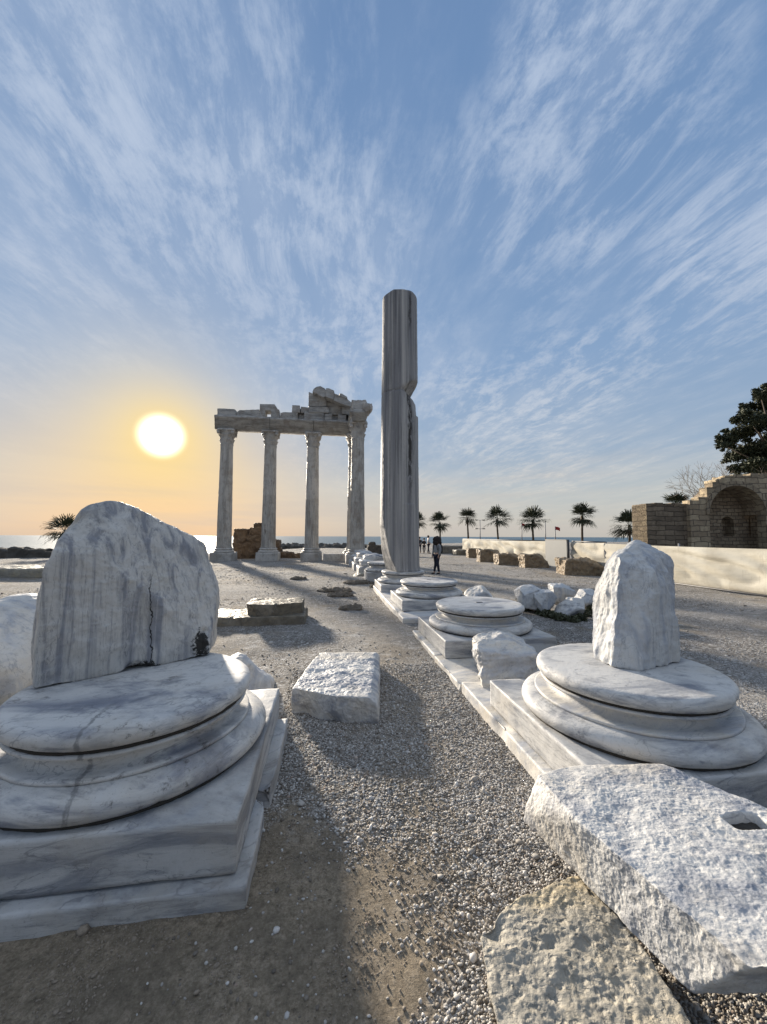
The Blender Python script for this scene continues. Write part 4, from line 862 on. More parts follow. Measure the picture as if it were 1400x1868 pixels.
# pieces round the temple
put('marble_bench', block(-.35, 1.10, 25.9, 26.6, -.05, .48, res=30, amp=.015, freq=2), M['temple'], label='low pale marble wall block between the temple columns on the right', cat='stone block')
def rubble_thing(name, label, cat, blocks, mat, parts='stone'):
    r = empty(name, (blocks[0][0], blocks[0][2], 0), label, cat)
    for k, (x0, x1, y0, y1, z0, z1) in enumerate(blocks): put(parts, block(x0, x1, y0, y1, z0, z1, res=22, amp=.09, freq=2.2, rid=.06, rfreq=2.5, soft=26, seed=k*2.7), M[mat], r)
xA = aty(426, 1000, 29.5)[0]; xB = aty(480, 1000, 29.5)[0]
rubble_thing('brown_wall', 'crumbling brown masonry wall standing behind the two left temple columns', 'ruined wall',
             [(xA, xA+1.2, 29.3, 30.6, -.1, 1.15), (xA+1.15, xB+.3, 29.3, 30.6, -.1, 1.0), (xA+.02, xA+1.0, 29.35, 30.5, 1.1, 2.15), (xA+.95, xB+.25, 29.3, 30.5, .95, 1.75), (xA+1.1, xB+.3, 29.4, 30.4, 1.7, 2.25), (xA+1.4, xB+.1, 29.5, 30.3, 2.15, 2.6),
              (xB+.3, xB+1.3, 29.4, 30.4, -.1, .85), (xB+.5, xB+1.2, 29.4, 30.4, .8, 1.35), (xB+1.3, xB+2.2, 29.4, 30.3, -.1, .45), (xB+2.2, xB+3.3, 29.5, 30.2, -.1, .35)], 'brown')
rubble_thing('dark_wall', 'low dark broken wall in the distance between the corner column and the lone column', 'ruined wall',
             [(3.4, 4.6, 33, 34, -.1, .9), (4.5, 5.6, 33, 34, -.1, .75), (5.5, 6.6, 33, 34, -.1, .85), (3.5, 4.0, 33.1, 33.8, .8, 1.15), (5.9, 6.4, 33.1, 33.8, .7, 1.2)], 'shorerock')
# sea wall rocks on the left and blocks in the distance
GR = 'dark rocks along the shore'
for k, (px, kk, w_, h_, lab) in enumerate([(8, 30, 1.3, .55, 'flat dark shore rock at the far left edge'), (45, 29.5, .9, .62, 'upright dark shore rock second from the left edge'), (85, 29, 1.0, .5, 'dark shore rock just left of the arched drum')]):
    p = atk(px, 1024, kk)
    put('shore_rock', rock((p[0], p[1], .12), (w_, .6, h_), [(np.array([.3, 0, .95]), h_*.9)], res=26, soft=10, amp=.10, freq=1.6, rid=.05, rfreq=2, seed=k*3), M['shorerock'], label=lab, cat='rock', group=GR)
for k, (px, py, kk, w_, h_, lab) in enumerate([(845, 998, 42, 1.9, .45, 'long dark stone block in the distance right of the woman'), (822, 1000, 38, 1.6, .55, 'brown stone block in the distance just behind the woman'), (848, 1003, 35, 1.0, .3, 'small distant stone beside the fence end')]):
    p = atk(px, py, kk)
    put('distant_block', rock((p[0], p[1], .2), (w_, .7, h_), [], res=24, soft=18, amp=.06, freq=1.5, rid=.05, rfreq=2, seed=60+k*3), M['darkstone'], label=lab, cat='stone block', group='dark blocks in the distance')
g = rock((-1.5, 58, -.1), (9, 2.5, .5), [], res=160, soft=4, amp=.35, freq=.9, rid=.15, rfreq=1.4, seed=70)
put('shore_scrub', g, M['shorerock'], label='low dark scrub along the shore seen between the temple columns', cat='scrub', kind='stuff')

# ------------------------------------------------------------------ conglomerate boulders before the fence
GB = 'brown boulders along the fence'
for k, (pxl, pxr, pb, pt, lab) in enumerate([(853, 880, 1018, 1001, 'smallest and farthest brown boulder at the far end of the fence'), (873, 918, 1025, 1003, 'second-farthest brown boulder, rounded'), (906, 962, 1031, 1011, 'long brown boulder in the middle of the row before the fence'),
                                           (955, 1002, 1037, 1012, 'round brown boulder just left of the grey gate panel'), (1026, 1116, 1049, 1021, 'nearest and longest brown boulder, right of the grey gate panel')]):
    a = atz((pxl+pxr)/2, pb); kk = (a-np.array([0, 0, H]))@FW; w_ = (pxr-pxl)/F*kk/2*.92; h_ = (pb-pt)/F*kk
    g = rock((a[0]+.1, a[1]+.45, h_*.45), (w_, .5, h_*.55), [(np.array([.4, -.3, .87]), h_*.62)], res=60, soft=18, amp=.07, freq=1.8, rid=.05, rfreq=3, rot=-YAW, seed=80+k*5)
    put('brown_boulder', g, M['boulder'], label=lab, cat='boulder', group=GB)

# ------------------------------------------------------------------ fabric fence
FN = empty('fabric_fence', (12.2, 16, 0), 'long cream fabric site fence running away towards the palms', 'fence')
def fpanel(y0, y1, ztop, seed, sag=.0, zbot=.03, x0=12.2):
    ny = max(20, int((y1-y0)*14)); nz2 = 26; V_ = []
    yy = np.linspace(y0, y1, ny); zz2 = np.linspace(0, 1, nz2); YY, QQ = np.meshgrid(yy, zz2, indexing='ij')
    zt_ = ztop-sag*np.sin((YY-y0)/(y1-y0)*math.pi); Zp = zbot+(zt_-zbot)*QQ
    pq = np.stack([YY.ravel()*.30+QQ.ravel()*.6, QQ.ravel()*1.8-YY.ravel()*.42, 0*QQ.ravel()+seed], 1)
    dsp = .05*fbm(pq*.8, 2, .45).reshape(YY.shape)-.30*np.abs(fbm(pq*np.array([1.0, 1.1, 1])+9, 2, .35)).reshape(YY.shape)
    Xp = x0+dsp*np.sin(np.clip(QQ, 0, 1)*math.pi)**.6
    V_ = np.stack([Xp.ravel(), YY.ravel(), Zp.ravel()], 1); V2 = V_+np.array([.012, 0, 0]); n1 = len(V_)
    i_, j_ = np.meshgrid(np.arange(ny-1), np.arange(nz2-1), indexing='ij'); q_ = (i_*nz2+j_).ravel(); f1 = np.stack([q_, q_+1, q_+nz2+1, q_+nz2], 1)
    f2 = f1[:, ::-1]+n1; return np.vstack([V_, V2]), np.vstack([f1, f2])
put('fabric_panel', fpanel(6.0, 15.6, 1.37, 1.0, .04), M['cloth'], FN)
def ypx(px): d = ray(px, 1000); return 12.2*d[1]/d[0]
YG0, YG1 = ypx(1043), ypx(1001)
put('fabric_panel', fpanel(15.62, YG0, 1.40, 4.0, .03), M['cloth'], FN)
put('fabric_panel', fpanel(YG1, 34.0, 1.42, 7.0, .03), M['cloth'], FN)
for y_ in (6, 9, 12, 15.6, YG0, YG1, 27.3, 30.6, 34.0): put('fence_post', tube([(12.26, y_, -.05), (12.26, y_, 1.44)], .03, 8), M['pole'], FN)
for (y0_, y1_) in ((15.6, YG0), (YG1, 34.0)): put('top_rail', tube([(12.24, y0_, 1.43), (12.24, y1_, 1.44)], .028, 8), M['rail'], FN)
put('bottom_pole', tube([(12.1, 6.0, .03), (12.15, 10, .03), (12.2, 15.6, .03)], .03, 8), M['rail'], FN)
# the grey gate leaf, standing half open
p0 = np.array([12.0, YG1-.05, 0]); p1 = np.array([12.02, YG0+.1, 0])
GT = empty('gate_panel', (p1[0], p1[1], 0), 'plain grey metal gate leaf standing in the gap of the cream fence', 'gate')
def quadslab(a, b_, z0, z1, t):
    a = np.array([a[0], a[1]]); b_ = np.array([b_[0], b_[1]]); d = (b_-a)/np.linalg.norm(b_-a); nrm_ = np.array([d[1], -d[0]])*t/2
    v = [(*(q_+s*nrm_), z) for q_ in (a, b_) for s in (-1, 1) for z in (z0, z1)]
    return np.array(v), [(0, 1, 3, 2), (4, 6, 7, 5), (0, 4, 5, 1), (2, 3, 7, 6), (0, 2, 6, 4), (1, 5, 7, 3)]
put('panel', quadslab(p0, p1, .08, 1.48, .04), M['gatep'], GT, smooth=False)
put('gate_post', tube([(p1[0]+.05, p1[1]-.02, -.05), (p1[0]+.05, p1[1]-.02, 1.52)], .06, 10), M['rail'], GT)
put('gate_rail', quadslab(p0, p1, 1.48, 1.52, .06), M['rail'], GT, smooth=False)

# ------------------------------------------------------------------ ruined building with the arched niche
RW = empty('arched_ruin', tuple(atk(1340, 1000, 24)*np.array([1, 1, 0])), 'ruined stone building with a big round arch and small inner niches behind the fence', 'ruined building')
_fx = np.array([_cy, -_sy, 0]); _fy = np.array([_sy, _cy, 0])
def loc2w(v): v = np.asarray(v, float); return v[:, :1]*_fx+v[:, 1:2]*_fy+v[:, 2:3]*np.array([0, 0, 1])
def lp(px, py, k):                       # local (right, forward, up) of a pixel at depth k
    w_ = atk(px, py, k); return np.array([w_@_fx, w_@_fy, w_[2]])
def locput(name, geo, mat, parent, smooth=False): return put(name, (loc2w(geo[0]), geo[1]), mat, parent, smooth=smooth)
K1 = 24.0; KB = 24.3
aL, aR = lp(1297, 990, K1)[0], lp(1401, 990, K1)[0]; yF = lp(1340, 990, K1)[1]
zS = lp(1340, 938, K1)[2]; ar = (aR-aL)/2; ax0 = (aL+aR)/2; az = lp(1345, 885, K1)[2]
xR = aR+7.0; xL = lp(1262, 990, K1)[0]
# front wall with the arch cut out: stepped top on the left
topz = [(xL, lp(1262, 912, K1)[2]), (lp(1282, 0, K1)[0], lp(1282, 906, K1)[2]), (lp(1298, 0, K1)[0], lp(1298, 888, K1)[2]), (lp(1309, 0, K1)[0], lp(1309, 878, K1)[2]), (lp(1325, 0, K1)[0], lp(1325, 870, K1)[2]), (lp(1372, 0, K1)[0], lp(1372, 867, K1)[2]), (xR, lp(1400, 862, K1)[2])]
def topat(x):
    z = topz[0][1]
    for tx, tz_ in topz:
        if x >= tx-1e-6: z = tz_
    return z
arch = [(ax0-ar, -.1)]+[(ax0-ar*math.cos(math.pi*k/20), zS+(az-zS)*math.sin(math.pi*k/20)) for k in range(21)]+[(ax0+ar, -.1)]
xsx = sorted(set([round(a, 4) for a, _ in arch]+[round(a, 4) for a, _ in topz]+[round(xL+(xR-xL)*k/40, 4) for k in range(41)]))
def archz(x):
    if x <= ax0-ar or x >= ax0+ar: return None
    return zS+(az-zS)*math.sqrt(max(0, 1-((x-ax0)/ar)**2))
V_ = []; Fc = []
def addq(a, b_, c_, d_): i0 = len(V_); V_.extend([a, b_, c_, d_]); Fc.append((i0, i0+1, i0+2, i0+3))
TH = 0.6
for k in range(len(xsx)-1):
    x0, x1 = xsx[k], xsx[k+1]; xm = (x0+x1)/2; zt_ = topat(xm); inside = ax0-ar < xm < ax0+ar
    za, zb_ = (archz(x0) or zS if inside else -.1), (archz(x1) or zS if inside else -.1)
    for s, yy in ((0, yF), (1, yF+TH)):
        q_ = [(x0, yy, za), (x1, yy, zb_), (x1, yy, zt_), (x0, yy, zt_)]; addq(*(q_ if s == 0 else q_[::-1]))
    addq((x0, yF, zt_), (x1, yF, zt_), (x1, yF+TH, zt_), (x0, yF+TH, zt_))
    if inside: addq((x0, yF+TH, za), (x1, yF+TH, zb_), (x1, yF, zb_), (x0, yF, za))
    z2 = topat(x1+.01)
    if abs(z2-zt_) > 1e-3: addq((x1, yF, zt_), (x1, yF+TH, zt_), (x1, yF+TH, z2), (x1, yF, z2))
for x in (xL, ax0-ar, ax0+ar, xR): z_ = topat(xL) if x == xL else (zS if x < xR else topat(xR)); addq((x, yF, -.1), (x, yF+TH, -.1), (x, yF+TH, z_), (x, yF, z_))
locput('front_wall', (np.array(V_), Fc), M['masonry'], RW)
# arch ring, proud of the wall
V_ = []; Fc = []; NR = 28
for k in range(NR+1):
    a = math.pi*k/NR
    for rr_, zz_ in ((1.0, 1.0), (1.13, 1.17)):
        for yy in (yF-.05, yF+.25): V_.append((ax0-ar*rr_*math.cos(a), yy, zS+(az-zS)*zz_*math.sin(a)))
for k in range(NR):
    b0 = k*4; b1_ = b0+4
    Fc += [(b0, b1_, b1_+2, b0+2), (b0+2, b1_+2, b1_+3, b0+3), (b0+1, b0+3, b1_+3, b1_+1), (b0, b0+1, b1_+1, b1_)]
locput('arch_ring', (np.array(V_), Fc), masonry('arch_stone', (0.36, 0.30, 0.21), (0.25, 0.20, 0.14), (0.10, 0.08, 0.06), 0.34, 0.5), RW)
# inner back wall with two small niches
yN = yF+1.6; nich = [(lp(1333, 0, K1+1.6)[0], .42, lp(0, 937, K1+1.6)[2], lp(0, 973, K1+1.6)[2]), (lp(1383, 0, K1+1.6)[0], .40, lp(0, 935, K1+1.6)[2], lp(0, 974, K1+1.6)[2])]
V_ = []; Fc = []
xs2 = sorted(set([ax0-ar-.5, ax0+ar+1.6]+[c_-h_*math.cos(math.pi*k/8) for c_, h_, _, _ in nich for k in range(9)]))
for k in range(len(xs2)-1):
    x0, x1 = xs2[k], xs2[k+1]; xm = (x0+x1)/2; zt_ = az+1.0; hit = None
    for nc in nich:
        if nc[0]-nc[1] < xm < nc[0]+nc[1]: hit = nc
    if hit:
        c_, h_, zt2, zb2 = hit; f_z = lambda x: zt2-h_+h_*math.sqrt(max(0, 1-((x-c_)/h_)**2))
        addq((x0, yN, -.1), (x1, yN, -.1), (x1, yN, zb2), (x0, yN, zb2)); addq((x0, yN, f_z(x0)), (x1, yN, f_z(x1)), (x1, yN, zt_), (x0, yN, zt_))
        addq((x0, yN+.7, zb2), (x1, yN+.7, zb2), (x1, yN+.7, f_z(x1)), (x0, yN+.7, f_z(x0))); addq((x0, yN, f_z(x0)), (x0, yN+.7, f_z(x0)), (x1, yN+.7, f_z(x1)), (x1, yN, f_z(x1)))
        addq((x0, yN, zb2), (x1, yN, zb2), (x1, yN+.7, zb2), (x0, yN+.7, zb2))
        if abs(x0-(c_-h_)) < 1e-3: addq((x0, yN, zb2), (x0, yN+.7, zb2), (x0, yN+.7, zt2-h_), (x0, yN, zt2-h_))
        if abs(x1-(c_+h_)) < 1e-3: addq((x1, yN, zb2), (x1, yN+.7, zb2), (x1, yN+.7, zt2-h_), (x1, yN, zt2-h_))
    else: addq((x0, yN, -.1), (x1, yN, -.1), (x1, yN, zt_), (x0, yN, zt_))
addq((xs2[0], yN, az+1), (xs2[-1], yN, az+1), (xs2[-1], yN+1, az+1), (xs2[0], yN+1, az+1)); addq((xs2[0], yN+1, -.1), (xs2[-1], yN+1, -.1), (xs2[-1], yN+1, az+1), (xs2[0], yN+1, az+1))
V_ = [(x, y, min(z, zS+(az-zS)*1.04*math.sqrt(max(0, 1-min(1, abs(x-ax0)/(ar*(1.06 if x < ax0 else 3)))**2)))) if z > zS else (x, y, z) for x, y, z in V_]
locput('niche_wall', (np.array(V_), Fc), M['rubble'], RW)
# vault between front and back walls, side walls
V_ = []; Fc = []
for k in range(21):
    a = math.pi*k/20
    for yy in (yF+TH, yN): 
        for e_ in (1.0, 1.05): V_.append((ax0-ar*e_*math.cos(a), yy, zS+(az-zS)*e_*math.sin(a)))
for k in range(20): b0 = k*4; Fc += [(b0, b0+2, b0+6, b0+4), (b0+1, b0+5, b0+7, b0+3)]
for s in (-1, 1):
    i0 = len(V_); sx_ = ax0+s*(ar+.5); V_ += [(sx_, yF+TH, -.1), (sx_, yN, -.1), (sx_, yN, zS), (sx_, yF+TH, zS)]; Fc.append((i0, i0+1, i0+2, i0+3))
locput('vault', (np.array(V_), Fc), M['rubble'], RW)
# the darker wall to the left with its pale return
xa, xb = lp(1185, 0, KB)[0], lp(1262, 0, KB)[0]+.08; yW = lp(1220, 990, KB)[1]; zW = lp(1220, 921, KB)[2]; xa2 = lp(1169, 0, KB+1.5)[0]
DWA = empty('banded_wall', tuple((xa*_fx+yW*_fy)*np.array([1, 1, 0])), 'dark banded stone wall with a pale corner left of the arched ruin', 'ruined wall')
g = cuboid(xa, xb, yW, yW+1.4, -.1, zW); locput('wall', g, M['masonry_dark'], DWA)
v = np.array([(xa, yW-.01, -.1), (xa2, yW+1.5, -.1), (xa2+.4, yW+1.6, -.1), (xa, yW+1.41, -.1), (xa, yW-.01, zW+.02), (xa2, yW+1.5, zW+.02), (xa2+.4, yW+1.6, zW+.02), (xa, yW+1.41, zW+.02)])
locput('corner_pier', (v, [(0, 1, 5, 4), (1, 2, 6, 5), (2, 3, 7, 6), (4, 5, 6, 7), (0, 4, 7, 3)]), M['masonry'], DWA)
for k in range(5):
    xx = xa+(xb-xa)*k/5; locput('coping_stone', block(xx+.02, xx+(xb-xa)/5-.02, yW-.03, yW+1.4, zW+.001, zW+.10+.05*(k % 2), res=12, amp=.02), M['masonry_dark'], DWA)
# loose capping stones along the ruin's broken top
for k in range(9):
    xx = lp(1318, 0, K1)[0]+k*.55; 
    locput('capping_stone', block(xx, xx+.5, yF+.02, yF+1.0, topat(xx)-.02, topat(xx)+.12+.12*random.random(), res=12, amp=.05, freq=2, rid=.03), M['masonry'], RW)

# ------------------------------------------------------------------ palms
def palm_meshes(seed, hgt, nf=36, fl=1.15):
    rd = random.Random(seed); V_ = []; F_ = []
    for k in range(nf):
        az_ = rd.uniform(0, 2*math.pi); el_ = R(rd.choice([rd.uniform(25, 88), rd.uniform(0, 50), rd.uniform(-45, 5)])); L1 = fl*rd.uniform(.35, .55); base_ = Vector((0, 0, hgt-.1))
        d = Vector((math.cos(az_)*math.cos(el_), math.sin(az_)*math.cos(el_), math.sin(el_))); tip = base_+d*L1
        side = d.cross(Vector((0, 0, 1))).normalized(); upv = side.cross(d).normalized()
        i0 = len(V_); V_ += [base_-side*.02, base_+side*.02, tip+side*.02, tip-side*.02]; F_.append((i0, i0+1, i0+2, i0+3))
        nb = 13
        for b_ in range(nb):
            an = R(-72+144*b_/(nb-1)+rd.uniform(-5, 5)); lf = fl*rd.uniform(.75, 1.0)*(0.55+.45*math.cos(an))
            dd = (d*math.cos(an)+side*math.sin(an)+upv*rd.uniform(-.12, .12)).normalized(); w_ = .034*fl
            ss = dd.cross(upv).normalized(); m1 = tip+dd*lf*.55; e1 = tip+dd*lf*.85+Vector((0, 0, -lf*.07)); e2 = tip+dd*lf+Vector((0, 0, -lf*rd.uniform(.12, .32)))
            i0 = len(V_); V_ += [tip, m1-ss*w_, m1+ss*w_, e1-ss*w_*.5, e1+ss*w_*.5, e2]; F_ += [(i0, i0+1, i0+2), (i0+1, i0+3, i0+4, i0+2), (i0+3, i0+5, i0+4)]
    crown = mesh_of(np.array([tuple(v) for v in V_]), F_, M['frond'], False, 'crown')
    pts = []; rad = []
    for k in range(16):
        t = k/15; pts.append((.12*math.sin(t*2+seed), .1*t*t, hgt*t)); rad.append(.16-.05*t+.012*(k % 2)+(.06 if k >= 14 else 0))
    tv, tf = tube(pts, rad, 10); trunk = mesh_of(tv, tf, M['trunk'], True, 'trunk')
    sv, sf = [], []
    for k in range(34):
        az_ = rd.uniform(0, 6.28); z0 = hgt-.15-rd.uniform(0, .55); r0 = .14; l_ = rd.uniform(.3, .75); p = Vector((r0*math.cos(az_), r0*math.sin(az_), z0)); t_ = Vector((-math.sin(az_), math.cos(az_), 0))*.06
        o_ = Vector((math.cos(az_)*.34, math.sin(az_)*.34, -l_)); i0 = len(sv); sv += [p-t_, p+t_, p+o_+t_*.3, p+o_-t_*.3]; sf.append((i0, i0+1, i0+2, i0+3))
    skirt = mesh_of(np.array([tuple(v) for v in sv]), sf, M['trunk'], False, 'dead_fronds')
    return crown, trunk, skirt
def palm(px, ptop, kk, seed, lab, fl=1.6, grp='palms along the shore'):
    a = atk(px, ptop, kk); zc = a[2]-fl*1.15; cr, tr, sk = palm_meshes(seed, zc, fl=fl)
    r = empty('palm_tree', (a[0], a[1], 0), lab, 'palm tree', grp)
    for nm, me in (('crown', cr), ('trunk', tr), ('dead_fronds', sk)): o_ = bpy.data.objects.new(nm, me); COL.objects.link(o_); o_.parent = r
for k, (px, pt, kk, fl, lab) in enumerate([(763, 932, 78, 1.7, 'palm half hidden behind the lone column'), (802, 932, 72, 1.65, 'palm directly above the standing woman'), (853, 925, 66, 1.65, 'palm rising at the far end of the cream fence'),
        (908, 922, 62, 1.7, 'palm over the second brown boulder, right of the double lamp post'), (973, 921, 56, 1.75, 'palm between the two flagpoles'), (1062, 914, 52, 1.75, 'tallest and barest palm, over the nearest brown boulder'),
        (1147, 926, 47, 1.6, 'palm just left of the banded stone wall'), (1232, 893, 42, 1.35, 'palm whose crown shows over the top of the banded wall')]):
    palm(px, pt, kk, 100+k, lab, fl*(1.08+.10*math.sin(k*2.3)))
palm(120, 935, 30, 120, 'low bushy palm by the sea behind the arched drum', 1.2)

# evergreen tree and bare trees behind the ruin
def leafcloud(cl_, n_, s, seed):
    rg = np.random.default_rng(seed); V_ = []; cs = np.array([c_[:3] for c_ in cl_]); rs = np.array([c_[3] for c_ in cl_]); pk = rg.choice(len(cl_), n_, p=rs**2/np.sum(rs**2))
    d = rg.normal(size=(n_, 3)); d /= np.linalg.norm(d, axis=1)[:, None]; rad = rs[pk]*rg.uniform(.2, 1.15, n_)**.75; c_ = cs[pk]+d*rad[:, None]*np.array([1, 1, .72])
    a = rg.normal(size=(n_, 3)); a /= np.linalg.norm(a, axis=1)[:, None]; b_ = np.cross(a, rg.normal(size=(n_, 3))); b_ /= np.linalg.norm(b_, axis=1)[:, None]
    sz_ = s*rg.uniform(.6, 1.4, n_)[:, None]; v = np.stack([c_-a*sz_, c_-b_*sz_*.4, c_+a*sz_, c_+b_*sz_*.4], 1).reshape(-1, 3)
    return v, np.arange(4*n_).reshape(-1, 4)
kk = 34.0; TR = empty('evergreen_tree', tuple(atk(1430, 990, kk)*np.array([1, 1, 0])), 'large dark evergreen tree behind the arched ruin at the right edge', 'tree')
cl_ = []; rd = random.Random(5)
for px, py, r_ in [(1330, 800, .9), (1345, 830, 1.1), (1352, 790, 1.0), (1368, 765, 1.1), (1375, 820, 1.4), (1378, 850, 1.2), (1395, 740, 1.2), (1400, 715, .9), (1410, 770, 1.6), (1410, 840, 1.6), (1345, 855, .7), (1440, 760, 2.0), (1450, 820, 2.2), (1475, 720, 1.8), (1500, 800, 2.4), (1500, 740, 2), (1320, 812, .5), (1360, 742, .5), (1388, 722, .5)]:
    p = atk(px, py, kk+rd.uniform(-1.2, 1.2)); cl_.append((*p, r_*.82))
    for q_ in range(6):
        dv = np.array([rd.gauss(0, 1), rd.gauss(0, 1), rd.gauss(0, .8)]); cl_.append((*(p+dv/np.linalg.norm(dv)*r_*.85), r_*.34))
put('crown', leafcloud(cl_, 50000, .15, 3), M['leaf'], TR, smooth=False)
tb = np.array(TR.location); top_ = atk(1425, 800, kk)
gs = [tube([tb, tb*.5+top_*.5+[.2, 0, 0], top_], [.35, .27, .15], 10)]
for c_ in cl_[::7]: gs.append(tube([tb*.45+top_*.55, (tb*.3+top_*.7+np.array(c_[:3]))/2, np.array(c_[:3])], [.14, .08, .03], 6))
put('trunk', join(gs), M['bark'], TR)
def bare(px, py, kk, hgt, lab, seed, lean):
    b_ = atk(px, py, kk); b_[2] = 0; rd = random.Random(seed); gs = []
    def br(p, d, l, r, n_):
        e_ = p+d*l; m_ = (p+e_)/2+Vector((rd.gauss(0, .04), rd.gauss(0, .04), rd.gauss(0, .04)))*l; gs.append(tube([p, m_, e_], [r, r*.85, r*.65], 5, False))
        if n_ == 0: return
        for k in range(3 if n_ > 1 else 4): br(e_, (d+Vector((rd.gauss(0, .5), rd.gauss(0, .5), rd.gauss(.1, .35)))).normalized(), l*rd.uniform(.62, .85), r*.6, n_-1)
    r = empty('bare_tree', b_, lab, 'tree', 'leafless trees behind the ruin')
    br(Vector(b_), Vector(lean).normalized(), hgt*.42, .09, 5)
    v, f = join(gs); put('branches', (v, f), M['bark'], r)
bare(1340, 990, 31, 6.6, 'leafless tree with fine branches under the evergreen crown', 3, (-.12, 0, 1))
bare(1300, 990, 31, 5.2, 'smaller leafless tree leaning left over the ruin steps', 8, (-.25, 0, 1))

# weeds round the pile
def weeds(lab, pts, n_, s, seed):
    cl2 = [(*(atz(px, py)+np.array([0, 0, h_])), r_) for px, py, r_, h_ in pts]
    g = leafcloud(cl2, n_, s, seed); put('weed_clump', g, M['weed'], label=lab, cat='weeds', group='weeds at the rock pile', smooth=False)
weeds('dark leafy weed clump at the left end of the white rock pile', [(958, 1116, .18, .14), (954, 1108, .14, .24), (965, 1112, .14, .26)], 1500, .04, 1)
weeds('low weeds along the front of the white rock pile', [(1000, 1128, .15, .06), (990, 1124, .14, .07), (1020, 1133, .14, .06), (1045, 1136, .12, .05), (1060, 1133, .12, .06)], 2600, .034, 2)
weeds('leafy weed clump at the right end of the white rock pile', [(1078, 1118, .14, .1), (1084, 1105, .13, .16), (1070, 1125, .12, .05)], 900, .033, 4)
cl2 = [(*(np.array([.83+rng.uniform(-.05, .05), 1.61+rng.uniform(-.01, .02), .01])), .03) for _ in range(12)]
put('grass_tuft', leafcloud(cl2, 260, .012, 9), M['weed'], label='small green tuft at the far edge of the grey-tan foreground slab', cat='grass', smooth=False)

# lamp post, flags, poles
def pole(px, ptop, kk, name, lab, cat, build):
    a = atk(px, ptop, kk); r = empty(name, (a[0], a[1], 0), lab, cat); put('pole', tube([(a[0], a[1], -.1), (a[0], a[1], a[2])], [.09, .05], 8), M['pole'], r); build(r, a); return r
def lamps(r, a):
    for dz_ in (0, -1.35):
        for s in (-1, 1):
            if dz_ < 0 and s > 0: pass
            put('arm', tube([(a[0], a[1], a[2]+dz_), (a[0]+s*.45, a[1], a[2]+dz_+.05)], .03, 6), M['pole'], r)
            put('lamp_head', rock((a[0]+s*.6, a[1], a[2]+dz_+.02), (.22, .13, .07), [], res=8, soft=6, amp=0), M['rail'], r)
pole(876, 949, 60, 'lamp_post', 'thin double lamp post standing between two palms', 'lamp post', lamps)
def flagf(sz_, droop):
    def f(r, a):
        n1, n2 = 14, 8; V_ = []
        for i_ in range(n1):
            for j_ in range(n2): u = i_/(n1-1); w_ = j_/(n2-1); V_.append((a[0]+u*sz_*_cy, a[1]-u*sz_*_sy+.09*math.sin(u*9)*sz_, a[2]-.05-w_*sz_*.66-droop*u*u*sz_))
        F_ = [(i_*n2+j_, i_*n2+j_+1, (i_+1)*n2+j_+1, (i_+1)*n2+j_) for i_ in range(n1-1) for j_ in range(n2-1)]
        v0 = np.array(V_); v1_ = v0+np.array([0, .01, 0]); put('flag_cloth', (np.vstack([v0, v1_]), F_+[tuple(q_+len(v0) for q_ in f_[::-1]) for f_ in F_]), M['red'], r)
    return f
pole(952, 954, 62, 'flagpole', 'flagpole with a small red flag left of the middle palm', 'flagpole', flagf(.6, .35))
pole(1013, 960, 58, 'flagpole', 'flagpole with a red flag streaming right of the middle palm', 'flagpole', flagf(.75, .25))
pole(995, 951, 58, 'mast', 'plain thick grey mast just right of the middle palm', 'mast', lambda r, a: put('cap', rock((a[0], a[1], a[2]+.05), (.08, .08, .06), [], res=6, soft=4, amp=0), M['rail'], r))

